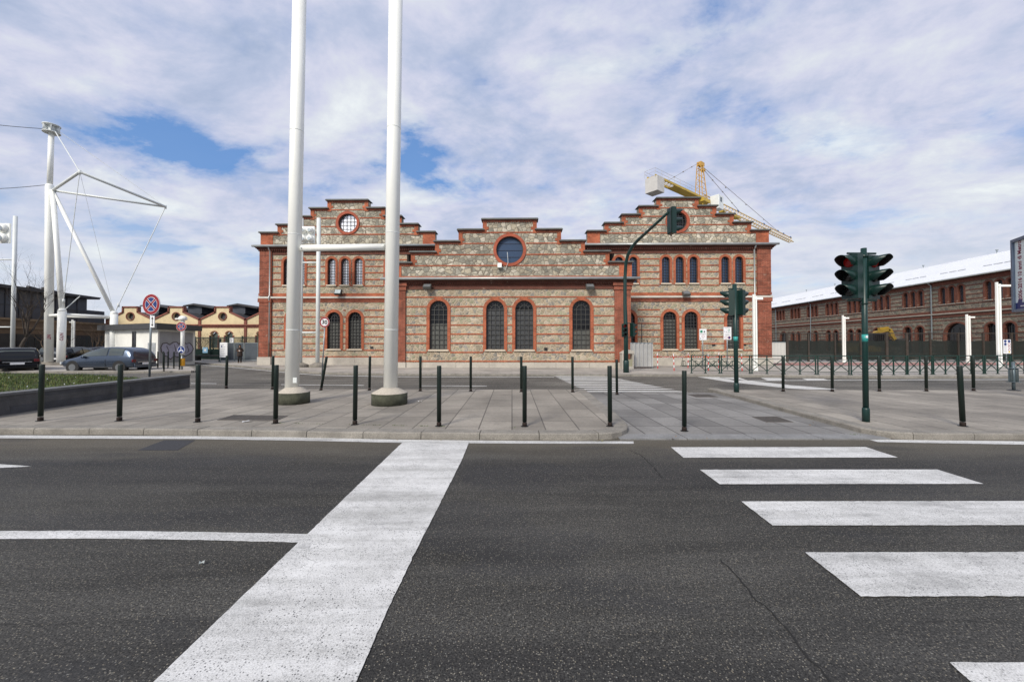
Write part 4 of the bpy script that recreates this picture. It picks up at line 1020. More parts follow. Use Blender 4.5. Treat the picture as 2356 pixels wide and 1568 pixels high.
# ------------------------------------------------------------------ traffic lights
def head_meshes(s=1.0, plate=False):
    h = MB(); h.box(-.15, .15, 0, .16, 0, .9); h.box(-.12, .12, .16, .19, .03, .87)
    hm = h.mesh('signal_head', greent)
    v = MB(); n = 16; r = .128; Lg = .27
    for j, (y0, y1) in enumerate(((-.0, 1),)):
        P = []
        for i in range(n + 1):
            a = R(-38 + 256 * i / n); low = max(0, 1 - (math.sin(a) + .62) / 1.1); L1 = Lg * (1 - .62 * min(1, low))
            for rr in (r, r - .007):
                P += [(rr * math.cos(a), .0, rr * math.sin(a)), (rr * math.cos(a), -L1, rr * math.sin(a) - (.0 if rr == r else 0))]
        f = []
        for i in range(n):
            a, b = i * 4, (i + 1) * 4
            f += [(a, a + 1, b + 1, b), (a + 1, a + 3, b + 3, b + 1)]
        v.smooth = True; v.add(P, f); v.mi = 1; v.add(P, [(i * 4 + 2, i * 4 + 6, i * 4 + 7, i * 4 + 3) for i in range(n)])
    vm = v.mesh('visor', [greent, black])
    v2 = MB(); 
    P2 = [((r - .010) * math.cos(R(-38 + 256 * i / n)), y, (r - .010) * math.sin(R(-38 + 256 * i / n))) for i in range(n + 1) for y in (-.005, -.15)]
    v2.add(P2, [(2 * i, 2 * i + 1, 2 * i + 3, 2 * i + 2) for i in range(n)])
    l = MB(); l.smooth = True; l.lathe(0, 0, [(.105, 0), (.09, .02), (.05, .035), (.01, .04)], 20); l.v = [(a, -c - .002, b) for a, b, c in l.v]
    return hm, vm, l
hm, vm, lns = head_meshes()
lm_off = M('lens_dark', (.012, .012, .012), .25, .1); 
lr, t_, b_ = newmat('lens_red_lit'); b_.inputs['Base Color'].default_value = (.12, .004, .004, 1); b_.inputs['Emission Color'].default_value = (1, .015, .01, 1); b_.inputs['Emission Strength'].default_value = .03
lens_off = lns.mesh('lens', lm_off); lens_red = lns.mesh('lens', lr)
dm = MB(); dm.smooth = True; dm.lathe(0, 0, [(.125, 0), (.115, .03), (.075, .065), (.02, .08)], 18); dm.v = [(a, c, b) for a, b, c in dm.v]; dome = dm.mesh('rear_dome', greent)
def signal_head(parent, loc, ang, lit=-1, s=1.0, domes=False, dome_side=0):
    h = link('signal_head', hm, parent, loc); h.rotation_euler = (0, 0, ang); h.scale = (s, s, s)
    for k in range(3):
        z = .745 - .295 * k
        link('lens', lens_red if k == lit else lens_off, h, (0, -.002, z)); link('visor', vm, h, (0, 0, z))
        if domes:
            d = link('rear_dome', dome, h, (dome_side * .15, .08, z)); d.rotation_euler = (0, 0, -dome_side * R(90)) ; d.scale = (.8, .9, 1.0)
    return h
def clampset(parent, pts, r=.02):
    mb = MB()
    for a, b in pts: mb.tube([a, b], r, 6)
    mb.build('mounting_bracket', greent, parent)
# near right light
p = G(1992.5, 969, HK)
tl = thing('traffic_light', 'large dark green twin traffic light with two red lamps, nearest the camera', 'traffic light', p)
H_ = AT(1987, 571, p.y).z - HK; lx = AT(1987, 571, p.y).x - p.x
MB().tube([(0, 0, .25), (lx, 0, H_)], .050, 20).build('pole', greenp, tl)
sl = MB(); sl.smooth = True; sl.lathe(0, 0, [(.064, 0), (.064, .25), (.060, .27), (.052, .28)], 20); sl.build('base_sleeve', greenp, tl)
zh = AT(1990, 687, p.y).z - HK
signal_head(tl, (-.31, -.02, zh), R(-72), 0); signal_head(tl, (.235, .02, zh), R(14), 0)
clampset(tl, [((-.33, 0, zh + .93), (.27, .02, zh + .93)), ((-.33, 0, zh - .03), (.27, .02, zh - .03)), ((lx * .7, 0, zh + .86), (lx * .7, 0, zh + .98)), ((0, 0, zh - .09), (0, 0, zh + .02))], .022)
cl = MB(); cl.tube([(lx * .7, 0, zh + .84), (lx * .7, 0, zh + .90)], .060, 14); cl.tube([(lx * .5, 0, zh - .12), (lx * .5, 0, zh - .08)], .060, 14); cl.build('pole_clamp', greent, tl)
zs_ = AT(1991, 779, p.y).z - HK
MB().tube([(lx * .45, 0, zs_ - .06), (lx * .45, 0, zs_ + .09)], .0515, 20).build('sticker_band', M('sticker_teal', (.03, .28, .26), .4, .1), tl)
MB().obox((-.005, -.055, zs_ + .04), (.02, 0, 0), (0, .003, 0), (0, 0, .025)).build('sticker', whp, tl)
# mid light, seen from behind
p = G(1694.5, 901.5, HK)
tl = thing('traffic_light', 'green twin traffic light seen from behind, standing on the tip of the right island', 'traffic light', p)
H_ = AT(1691, 653, p.y).z - HK
MB().tube([(0, 0, .25), (-.03, 0, H_)], .066, 16).build('pole', greenp, tl)
sl = MB(); sl.smooth = True; sl.lathe(0, 0, [(.078, 0), (.078, .28), (.068, .30)], 16); sl.build('base_sleeve', greenp, tl)
zh = AT(1690, 725.5, p.y).z - HK
h1 = signal_head(tl, (-.22, .02, zh), R(-118), -1, .92, True, -1); h2 = signal_head(tl, (.20, .02, zh), R(118), -1, .92, True, 1)
clampset(tl, [((-.24, 0, zh + .87), (.22, 0, zh + .87)), ((-.24, 0, zh - .03), (.22, 0, zh - .03))], .022)
zs_ = AT(1691, 779, p.y).z - HK
MB().tube([(-.015, 0, zs_ - .07), (-.015, 0, zs_ + .07)], .068, 16).build('sticker_band', M('sticker_teal', (.03, .28, .26)), tl)
# curved mast-arm light
p = G(1440.5, 856.5, HK)
tl = thing('traffic_light', 'tall green mast arm traffic light curving over the street before the hall', 'traffic light', p)
def q(x, y, Y): return AT(x, y, Y) - p
Y0 = p.y; z1_ = q(1441, 700, Y0).z; z2_ = q(1437, 640, Y0).z
end = q(1537, 489, 17.2)
MB().tube([(0, 0, .6), q(1440, 760, Y0), q(1438, 700, Y0), q(1438, 640, Y0), q(1440, 605, Y0 - .1), q(1445, 585, Y0 - .35), q(1455, 567, Y0 - .8), q(1468, 552, Y0 - 1.3), q(1500, 523, 19.0), end],
          [.125, .115, .10, .09, .088, .085, .082, .08, .070, .06], 16).build('mast_arm', greenp, tl)
sl = MB(); sl.smooth = True; sl.lathe(0, 0, [(.155, 0), (.155, .62), (.135, .66), (.125, .67)], 18); sl.build('base_sleeve', greenp, tl)
hb = signal_head(tl, q(1551, 538, 17.2), R(100), -1, 1.28, False)
MB().obox(q(1543.5, 511, 17.35), (.012, .10, 0), (0.14, .30, 0), (0, 0, .56)).build('backing_board', black, tl)
clampset(tl, [(end, q(1549, 489, 17.2)), (q(1541, 489, 17.2), q(1541, 500, 17.2))], .05)
z5 = q(1440, 775, Y0).z
signal_head(tl, (-.12, -.14, z5), R(0), 0, .80); signal_head(tl, (.40, .0, z5 + .03), R(118), -1, .80)
clampset(tl, [((-.1, 0, z5 + .76), (.42, 0, z5 + .76)), ((-.1, 0, z5 - .02), (.42, 0, z5 - .02))], .02)

# ------------------------------------------------------------------ road signs
def no_stop(parent, r, c, yaw, mats=(redp, bluep, whp)):
    """blue disc, red rim and red cross with white outlines"""
    s = MB(); s.smooth = False
    s.mi = 3; s.ring(0, 0, 0, r, .004, .02, n=36)
    s.mi = 2; s.disc(0, 0, r * .995, .0, 36)
    s.mi = 0; s.ring(0, 0, r * .70, r * .965, -.004, .0, n=36)
    s.mi = 1; s.disc(0, 0, r * .655, -.003, 36)
    for a in (45, -45):
        c_, s_ = math.cos(R(a)), math.sin(R(a)); Ln = r * .68
        for w, y, m in ((r * .115, -.005, 2), (r * .075, -.008, 0)):
            s.mi = m; s.add([(c_ * k * Ln - s_ * j * w, y, s_ * k * Ln + c_ * j * w) for k, j in ((-1, -1), (1, -1), (1, 1), (-1, 1))], [(0, 1, 2, 3)])
    o = s.build('sign_disc', [mats[0], mats[1], mats[2], alu], parent, c); o.rotation_euler = (0, 0, yaw); return o
p = G(344, 866.5, .56)
sg = thing('no_stopping_sign', 'larger round no stopping sign with an arrow plate, standing in the grass planter', 'road sign', p, 0)
def rel(x, y, o): return AT(x, y, o.y) - o
t_ = rel(348.5, 680, p); MB().tube([(0, 0, 0), (t_.x - .02, .03, t_.z)], .032, 12).build('pole', galv, sg)
c = rel(349.5, 700, p); no_stop(sg, .36, (c.x, -.03, c.z), R(-10))
ap = rel(352, 741, p); pl_ = MB().box(-.085, .085, -.006, .006, -.20, .20).build('arrow_plate', whp, sg, (ap.x + .02, -.04, ap.z + .02)); pl_.rotation_euler = (0, 0, R(-10))
ar = MB(); ar.add([(-.012, -.009, -.13), (.012, -.009, -.13), (.012, -.009, .13), (-.012, -.009, .13)], [(0, 1, 2, 3)])
for s_ in (1, -1): ar.add([(-.05, -.0095, s_ * .09), (.05, -.0095, s_ * .09), (0, -.0095, s_ * .17)], [(0, 1, 2)])
ar.build('arrow', blackp, pl_)
p = G(418.5, 849.5, HK)
sg = thing('keep_side_sign', 'white pole with small no stopping sign, blue round sign and yellow collar', 'road sign', p, 0)
t_ = rel(420, 737, p); MB().tube([(0, 0, .0), (t_.x * .2, 0, .9)], .05, 10).build('lower_pole', galv, sg)
MB().tube([(0, .02, .9), (0, .02, t_.z)], .10, 12).build('pole', white, sg)
lc = MB(); lc.smooth = True; lc.lathe(0, .02, [(.10, t_.z), (.22, t_.z + .03), (.22, t_.z + .18), (.12, t_.z + .28)], 14); lc.box(-.42, -.16, -.06, .08, t_.z + .06, t_.z + .14); lc.build('lamp_cap', white, sg)
c = rel(422, 751, p); o = no_stop(sg, .28, (c.x, -.16, c.z), R(0)); o.scale = (1.1, 1, 1)
bd = MB(); bd.disc(0, 0, .23, 0, 28); bd.mi = 1; bd.ring(0, 0, .205, .22, -.003, 0, n=28)
for a in (-140, -40):   # two white arrows down
    c_, s_ = math.cos(R(a)), math.sin(R(a)); bd.add([(c_ * .02 - s_ * -.03, -.004, s_ * .02 + c_ * -.03), (c_ * .16 - s_ * -.03, -.004, s_ * .16 + c_ * -.03), (c_ * .16 - s_ * .03, -.004, s_ * .16 + c_ * .03), (c_ * .02 - s_ * .03, -.004, s_ * .02 + c_ * .03)], [(0, 1, 2, 3)])
bd.add([(-.03, -.005, .05), (.01, -.005, .03), (.0, -.005, .13), (-.05, -.005, .14)], [(0, 1, 2, 3)])
bd.mi = 2; bd.ring(0, 0, 0, .232, .005, .015, n=28)
c = rel(421, 804, p); bd.build('blue_disc', [bluep, whp, alu], sg, (c.x, -.13, c.z))
yb = MB(); yb.smooth = True; yb.lathe(0, 0, [(.14, .22), (.15, .24), (.15, .66), (.14, .68)], 18); yb.build('yellow_collar', M('yellow_plastic', (.62, .30, .01), .45, .1), sg)
ap = MB().box(.05, .17, -.13, -.12, 0, .22); c = rel(418.5, 772, p); ap.build('arrow_plate', alu, sg, (0, 0, c.z))
# 30 sign, leaning
p = G(738.5, 868, HK); p = G(740.5, 866, HK)
sg = thing('speed_limit_sign', 'round white 30 speed limit sign with a red rim on a thin leaning pole', 'road sign', p, 0)
t_ = rel(748, 733, p); MB().tube([(0, 0, 0), (t_.x, .02, t_.z)], .028, 8).build('pole', galv, sg)
s = MB(); s.disc(0, 0, .245, 0, 32); s.mi = 1; s.ring(0, 0, .178, .24, -.006, -.001, n=32); s.mi = 2; s.ring(0, 0, 0, .245, .004, .014, n=32)
c = rel(747.5, 741, p); dsc = s.build('sign_disc', [whp, redp, alu], sg, (c.x, -.035, c.z)); dsc.rotation_euler = (0, R(6), 0)
text_mesh('30', .27, blackp, 'numerals', .002, .006, dsc, Matrix.Translation((0, -.008, -.004)) @ STAND)
# information panels on poles
def panel_sign(x0, x1, y0, y1, by, label, kind, Y=None):
    p = G((x0 + x1) / 2, by, HK) if Y is None else Vector((AT((x0 + x1) / 2, by, Y).x, Y, HK)); sg = thing('information_sign', label, 'sign', p, 0)
    a = rel(x0, y0, p); b = rel(x1, y1, p); w = b.x - a.x; h = a.z - b.z
    pl_ = MB().box(-w / 2, w / 2, -.008, .008, -h / 2, h / 2).build('sign_plate', whp, sg, (0, -.045, (a.z + b.z) / 2))
    MB().tube([(0, 0, 0), (0, 0, a.z)], .03, 8).build('pole', galv, sg)
    g = MB()
    def R_(x, z, ww, hh, m): g.mi = m; g.add([(w * (x - .5), -.011, h * (z - .5)), (w * (x + ww - .5), -.011, h * (z - .5)), (w * (x + ww - .5), -.011, h * (z + hh - .5)), (w * (x - .5), -.011, h * (z + hh - .5))], [(0, 1, 2, 3)])
    if kind == 0:
        R_(.10, .66, .34, .22, 0); R_(.22, .69, .03, .16, 4); R_(.30, .69, .03, .16, 4); R_(.58, .68, .22, .14, 2); R_(.66, .80, .07, .05, 0)
        R_(.08, .58, .36, .02, 2); R_(.50, .58, .38, .02, 2); R_(.08, .52, .3, .018, 2); R_(.45, .52, .43, .018, 2); R_(.30, .12, .3, .015, 2); R_(.10, .10, .12, .08, 3)
        g.mi = 1; g.ring(0, h * (-.16), w * .15, w * .19, -.013, -.009, n=20)
    elif kind == 1:
        R_(.15, .90, .72, .025, 2); R_(.62, .78, .18, .045, 0); R_(.42, .73, .16, .02, 2); R_(.60, .71, .22, .04, 0); R_(.62, .62, .12, .045, 0); R_(.06, .62, .07, .05, 3); R_(.28, .61, .10, .04, 2)
        R_(.32, .55, .55, .022, 2); R_(.20, .42, .5, .015, 2); R_(.20, .37, .6, .015, 2); R_(.20, .32, .6, .015, 2)
        g.mi = 1; g.ring(-w * .20, -h * .34, w * .14, w * .18, -.013, -.009, n=20); g.ring(w * .22, -h * .34, w * .0, w * .18, -.012, -.009, n=20); g.mi = 3; g.ring(w * .22, -h * .34, 0, w * .13, -.014, -.012, n=20)
    else:
        for r_ in range(2):
            for c_ in range(2):
                m = 3 if (r_, c_) != (1, 1) else 1
                g.mi = m; g.ring(w * (-.24 + .5 * c_), h * (.38 - .21 * r_), 0 if m == 3 else w * .13, w * .18, -.012, -.009, n=16)
        for r_ in (2, 3): g.mi = 1; g.ring(w * .26, h * (.38 - .21 * r_ + .02), w * .11, w * .16, -.012, -.009, n=16)
        g.mi = 5; g.add([(w * .1, -.012, -h * .43), (w * .42, -.012, -h * .43), (w * .26, -.012, -h * .30)], [(0, 1, 2)])
        for k in range(7): R_(.07, .10 + .07 * k, .36, .016, 2)
    g.build('symbols', [M('sign_green', (.01, .26, .15), .5), redp, M('sign_grey_text', (.16, .17, .19), .5), bluep, whp, M('sign_yellow', (.7, .5, .02), .5)], pl_)
panel_sign(1609, 1625.5, 756.5, 782, 846, 'white information sign with a green square and one ring symbol by the right wing', 0)
panel_sign(1664.5, 1682.5, 752, 781, 850, 'white information sign with text and two round symbols beside the green traffic light pole', 1)
panel_sign(2307, 2325, 780.7, 813, 846, 'white safety sign with blue, red and yellow symbols at the netted fence', 2)
# ------------------------------------------------------------------ green railing panels with crosses
rail_g = M('railing_green', (.006, .030, .023), .5, .25, 4)
nodes = [G(1591, 858.3, HK), G(1725, 859.3, HK), G(1880, 861.5, HK), G(1985, 862.6, HK), G(2080, 861.8, HK), G(2220, 860.2, HK), G(2356, 859.4, HK), G(2640, 858.5, HK)]
def rail_panel(Lp):
    h = .93; fr = MB()
    for x in (0, Lp / 2, Lp): fr.box(x - .024, x + .024, -.022, .022, 0, h - (.0 if x in (0, Lp) else .05)); fr.box(x - .05, x + .05, -.045, .045, 0, .03)
    fm = MB().box(-.024, .024, -.022, .022, 0, h).box(-.05, .05, -.045, .045, 0, .03).mesh('post', rail_g)
    tr = MB(); tr.box(-.03, Lp + .03, -.028, .028, h, h + .045); tr.box(0, Lp, -.014, .014, h - .17, h - .145); tr.box(0, Lp, -.014, .014, h * .48, h * .48 + .02); tr.box(0, Lp, -.014, .014, .13, .155)
    x_ = MB()
    for a in (0, Lp / 2):
        for s in (0, 1):
            z0, z1 = (.155, h - .17) if s == 0 else (h - .17, .155); x_.tube([(a, .0, z0), (a + Lp / 2, .0, z1)], .020, 5)
        x_.lathe(a + Lp / 4, 0, [(.03, (h - .015) / 2 - .03), (.03, (h - .015) / 2 + .03)], 8)
    return fm, tr.mesh('rail', rail_g), x_.mesh('cross_brace', rail_g)
RP = rail_panel(1.42)
cum = [0]
for a, b in zip(nodes, nodes[1:]): cum.append(cum[-1] + (b - a).length)
def along(d):
    for i in range(len(nodes) - 1):
        if d <= cum[i + 1] or i == len(nodes) - 2:
            t = (d - cum[i]) / (cum[i + 1] - cum[i]); return nodes[i] + (nodes[i + 1] - nodes[i]) * t
names = ['leftmost panel of the green railing, in front of the striped stakes', 'second green railing panel, behind the green traffic light pole', 'third green railing panel, crossed by the base of a white lamp post', 'fourth green railing panel, in front of the pale hoarding panel',
         'fifth green railing panel, left of the big red traffic light', 'sixth green railing panel, behind the big red traffic light', 'seventh green railing panel, right of the big red traffic light']
d = 0; i = 0; proto = None
while d + 1.42 < cum[-1] and i < 15:
    a = along(d); b = along(d + 1.42); rz = math.atan2(b.y - a.y, b.x - a.x)
    lab = names[i] if i < len(names) else '%s green railing panel counted from the left end of the railing' % ['', '', '', '', '', '', '', 'eighth', 'ninth', 'tenth', 'eleventh', 'twelfth', 'thirteenth', 'fourteenth', 'fifteenth'][i]
    if proto is None:
        proto = thing('railing_panel', lab, 'railing', a, rz, 'green crossed railing panels along the far kerb')
        for n_, m_ in zip(('post', 'rail', 'cross_brace'), RP): link(n_, m_, proto)
        link('post', RP[0], proto, (.71, 0, 0)); link('post', RP[0], proto, (1.42, 0, 0))
    else: dup(proto, a, rz, lab)
    d += 1.42 + .10; i += 1

# ------------------------------------------------------------------ striped stakes with tape
redw, rw2 = M('stake_red', (.55, .02, .02), .5), whp
sm_ = MB()
sm_.lathe(0, 0, [(.024, k * .165) for k in range(7)], 10); sm_.m = [(i // 10) % 2 if i < 60 else 0 for i in range(len(sm_.f))]
sm_ = sm_.mesh('post', [redw, rw2]); bm_ = MB().lathe(0, 0, [(.045, 0), (.03, .02)], 10).mesh('foot', redw)
sp_ = []; prev = None; stk = None
for x, y, lab in ((1513.5, 847, 'red and white striped stake nearest the corrugated enclosure'), (1551, 852, 'red and white striped stake second from the enclosure, nearer the kerb'), (1583, 845.8, 'red and white striped stake by the left end of the bicycle rack'),
                  (1630, 852, 'red and white striped stake behind the first green railing panel'), (1653.5, 846, 'red and white striped stake left of the text information sign'), (1707.5, 852, 'red and white striped stake right of the green traffic light pole')):
    p = G(x, y, HK)
    if stk is None: stk = thing('striped_stake', lab, 'stake', p, 0, 'red and white stakes holding tape'); link('post', sm_, stk); link('foot', bm_, stk); o = stk
    else: o = dup(stk, p, label=lab)
    o.rotation_euler = (R(random.uniform(-1.5, 1.5)), R(random.uniform(-2, 2)), 0); sp_.append(p + Vector((0, 0, .90)))
sp_ = [G(1458, 841, HK) + Vector((0, -.15, .85))] + sp_
tp = MB()
for a, b in zip(sp_, sp_[1:]):
    n = 16; sag = .16
    for k in range(n):
        p0 = a + (b - a) * (k / n); p1 = a + (b - a) * ((k + 1) / n); z0 = -sag * math.sin(math.pi * k / n); z1 = -sag * math.sin(math.pi * (k + 1) / n)
        tp.mi = k % 2; tp.add([(p0.x, p0.y, p0.z + z0 - .018), (p1.x, p1.y, p1.z + z1 - .018), (p1.x, p1.y + .01, p1.z + z1 + .018), (p0.x, p0.y + .01, p0.z + z0 + .018)], [(0, 1, 2, 3)])
tag(tp.build('barrier_tape', [redw, rw2]), 'thin red and white tape strung between the striped stakes', 'tape')

# ------------------------------------------------------------------ corrugated enclosure and pale hoarding panel
def corrugated(x0, x1, yb, yt, Y, label, cat, mat, ret=.7, amp=.03, name='corrugated_enclosure'):
    a = AT(x0, yb, Y); b = AT(x1, yb, Y); a.z = HK; H = AT(x0, yt, Y).z - HK; o = thing(name, label, cat, a, 0); Wd = b.x - a.x; n = int(Wd / .06)
    m = MB(); vs = []
    for k in range(n + 1):
        x = Wd * k / n; y = amp * (1 if (k // 2) % 2 else -1); vs += [(x, y, .12), (x, y, H)]
    m.add(vs, [(2 * k, 2 * k + 2, 2 * k + 3, 2 * k + 1) for k in range(n)])
    m.box(Wd - .02, Wd + .02, amp + .01, ret, .12, H - .02); m.build('sheet_panel', mat, o)
    f = MB(); f.box(0, Wd, -.02, .1, H * .999, H + .04); f.box(.02, .07, .05, .1, 0, H); f.box(Wd - .07, Wd - .02, .05, .1, 0, H); f.build('frame', galv, o); return o
cor = M('corrugated_zinc', (.42, .42, .41), .5, .14, 1.2, metal=.25)
corrugated(1450.5, 1502.5, 840.5, 789, 24.9, 'grey corrugated sheet enclosure in the corner beside the centre block', 'enclosure', cor, .9)
corrugated(1771.5, 1808, 838, 787.5, 29.5, 'pale plain hoarding panel at the right corner of the hall', 'hoarding', M('pale_hoarding', (.50, .50, .47), .6, .06, 1), .05, .006, 'hoarding_panel')
# meter box niche and bicycle rack
P = PW.at(1447, 820, -CB); w = PW.o + PW.ex * (xc(1449) ) + PW.ey * (-CB + .6) + Vector((0, 0, 0))
w = AT(1444.5, 833, 24.6); w.z = HK
o = thing('utility_cabinet', 'small weathered concrete utility box at the foot of the centre block corner', 'utility box', w)
b = MB(); b.box(-.42, .30, -.25, .3, 0, .15); b.box(-.42, -.34, -.25, .3, .15, .95); b.box(.22, .30, -.25, .3, .15, .95); b.prism_xz([(-.45, .95), (.33, .95), (.33, 1.12), (-.1, 1.22), (-.45, 1.0)], -.27, .3); b.build('housing', lime, o)
MB().box(-.34, .22, -.18, -.14, .15, .6).build('door', M('cabinet_pale', (.30, .29, .20), .6), o)
p = G(1570, 843, HK); q_ = G(1692, 843, HK)
o = thing('bicycle_rack', 'low dark green bicycle rack along the right wing wall', 'bicycle rack', p)
Lr = q_.x - p.x; r_ = MB(); r_.tube([(0, 0, .05), (Lr, 0, .05)], .02, 6); r_.tube([(0, .35, .05), (Lr, .35, .05)], .02, 6); r_.build('base_rail', rail_g, o)
k = 0; x = .1
while x < Lr:
    l = MB(); l.tube([(x, 0, .05), (x, .02, .32), (x + .02, .17, .40), (x, .33, .32), (x, .35, .05)], .014, 5); l.tube([(x + .14, 0, .05), (x + .14, .02, .32), (x + .12, .17, .40), (x + .14, .33, .32), (x + .14, .35, .05)], .014, 5); l.tube([(x, .17, .40), (x + .14, .17, .40)], .014, 5)
    l.build('rack_loop', rail_g, o); x += .42
MB().tube([(0, 0, .0), (0, 0, .62)], .015, 5).build('marker_rod', rail_g, o)
for x_, y0_, y1_, nm in ((1476.5, 838, 744, 'taller'), (1490, 838, 782, 'shorter')):
    a = AT(x_, y0_, 28.6); b = AT(x_, y1_, 28.6); a.z = HK; m = MB().tube([(0, 0, 0), (0, 0, b.z - HK)], .025, 6); o = m.build('metal_post', ironm, None, a); tag(o, nm + ' thin dark metal post rising behind the corrugated enclosure', 'post')

# ------------------------------------------------------------------ white L shaped lamp posts
def lpost(x, yb, yt, arm, w, Y, label, s=1):
    p = AT(x, yb, Y); p.z = HK if s > 0 else 0; o = thing('street_lamp', label, 'street lamp', p, 0, 'white square lamp posts with a short arm'); H = AT(x, yt, Y).z - p.z
    hw = w / 2 * Y / F * .72
    MB().box(-hw, -hw * .22, -.05, .05, 0, H).build('post', white, o); MB().box(hw * .22, hw, -.05, .05, 0, H - .12).build('post', white, o); MB().box(-hw * .22, hw * .22, .01, .03, .0, H - .5).build('cover_strip', galv, o); MB().box(-hw - .01, hw + .01, -.06, .06, 0, .30).build('base_box', white, o)
    sg = 1 if arm > x else -1; xa = (arm - x) * Y / F
    b = MB(); b.box(min(0, xa), max(0, xa), -.06, .06, H - .30, H - .17); b.build('lamp_arm', white, o)
    MB().box(min(xa, xa * .5), max(xa, xa * .5), -.05, .05, H - .315, H - .302).build('lamp_lens', M('lamp_glass', (.16, .17, .18)), o)
lpost(1738, 855, 677, 1756, 12, 22.4, 'white twin profile lamp post at the right corner of the hall')
lpost(1942.5, 835, 725, 1954, 9, 33.0, 'white lamp post between the hall and the big red traffic light, before the netted fence')
lpost(2229, 836, 723, 2244, 12.5, 32.5, 'white lamp post before the netted fence, the shorter of the two near the right edge')
lpost(2300, 842, 649, 2332, 14, 26.5, 'tallest white lamp post, beside the billboard at the right edge')
lpost(167, 826, 735, 159, 9, 38.0, 'white lamp post between the columns of the cable mast and the kiosk', -1)

# ------------------------------------------------------------------ netted site fence
YF = 34.5; fa = AT(1774, 830, YF); fb_ = AT(2700, 830, YF); fa.z = HK
nf = thing('site_fence', 'long dark site fence with green netting on its lower half and open mesh above', 'fence', fa)
Lf = fb_.x - fa.x; zt = AT(1900, 766.5, YF).z - HK; zn = AT(1900, 783.5, YF).z - HK
m, t, b = newmat('debris_net'); b.inputs['Base Color'].default_value = (.008, .013, .011, 1); b.inputs['Roughness'].default_value = .9
g = NB(t); tr = g.n('ShaderNodeBsdfTransparent'); mxs = g.n('ShaderNodeMixShader'); ns = g.ramp(g.noise(g.co((1, 1, 1)), 1.1, 5, .7), [(.35, .90), (.65, .975)])
g.l(ns, mxs.inputs[0]); g.l(tr.outputs[0], mxs.inputs[1]); g.l(b.outputs[0], mxs.inputs[2]); g.l(mxs.outputs[0], t.nodes['Material Output'].inputs[0])
n = 200; nm = MB(); vs = []
for k in range(n + 1):
    x = Lf * k / n; vs += [(x, .03 * math.sin(k * .9), .12 + .05 * math.sin(k * .37) + .04 * math.sin(k * 1.7)), (x, .03 * math.sin(k * .9 + 1), zn + .025 * math.sin(k * .8))]
nm.add(vs, [(2 * k, 2 * k + 2, 2 * k + 3, 2 * k + 1) for k in range(n)]); nm.build('netting', m, nf)
fr = MB(); fr.box(0, Lf, -.04, .04, zt - .04, zt + .04); fr.build('top_rail', M('fence_dark', (.035, .03, .026), .7, .3), nf)
ms_ = MB(); k = 0
while k < Lf: ms_.box(k - .005, k + .005, -.004, .004, zn, zt - .04); k += .17
for z in (zn + .12, zn + .30, zn + .48): ms_.box(0, Lf, -.005, .005, z, z + .01)
ms_.build('wire_mesh', M('fence_dark', (.035, .03, .026)), nf)
for x_ in (1775, 1811, 1860, 1921, 1980, 2040, 2086, 2140, 2204, 2262, 2327, 2400, 2470, 2560):
    X = (x_ - 1774) * YF / F; w_ = .10 if x_ in (1811, 2086, 2040) else .06
    MB().box(X - w_, X + w_, -.08, .06, 0, zt + (.05 if x_ != 2040 else .1)).build('post', M('fence_post_brown', (.045, .035, .028), .7, .3), nf)
br_ = MB()
for x_, s_ in ((2060, 1), (2110, 1), (2210, 1), (2270, -1)):
    X = (x_ - 1774) * YF / F; br_.tube([(X, .2, .4 if s_ > 0 else zn), (X + 1.5, .2, zn if s_ > 0 else .4)], .03, 5)
br_.build('brace', galv, nf)
# excavator behind the fence
ex = thing('excavator', 'yellow excavator with a folded arm working behind the netted fence', 'excavator', AT(2012, 826, 41)); ex.location.z = 0
yel = M('machine_yellow', (.26, .17, .03), .45, .2, 3); eo = ex.location
def E(x, y, Y=41): return AT(x, y, Y) - eo
bd = MB(); bd.box(-2.6, -.2, -1.0, 1.2, .7, 1.5); bd.box(-2.9, -1.6, -1.0, 1.2, .8, 1.75); bd.build('body', yel, ex, bevel=.06)
MB().box(-.9, .4, -1.0, .1, 1.3, 2.75).build('cab', g_dark, ex, bevel=.08)
tk = MB()
for y in (-1.2, .9): tk.prism_xz([(-2.2, .1), (-1.9, 0), (.7, 0), (1.0, .3), (1.0, .6), (.7, .85), (-1.9, .85), (-2.2, .6)], y, y + .5)
tk.build('track', black, ex)
am = MB()
def beam(a, b, w, h):
    a, b = Vector(a), Vector(b); d_ = (b - a); l = d_.length; d_.normalize(); am.obox((a + b) / 2, d_ * (l / 2), Vector((0, w, 0)), d_.cross(Vector((0, 1, 0))) * h)
beam(E(1996, 783), E(2017, 764), .16, .18); beam(E(2017, 764), E(2045, 757), .16, .15); beam(E(2045, 757), E(2052, 772), .16, .18); beam(E(2050, 770), E(2062, 785), .14, .14)
am.build('arm', yel, ex)
am = MB(); beam(E(2002, 770), E(2030, 757), .08, .08); beam(E(2022, 756), E(2042, 754), .14, .12); am.build('hydraulic_ram', M('machine_yellow_dark', (.32, .20, .02), .5), ex)
am = MB(); am.prism_xz([(p_.x, p_.z) for p_ in (E(2056, 780), E(2070, 778), E(2072, 792), E(2060, 796))], -.5, .5); am.build('bucket', ironm, ex)
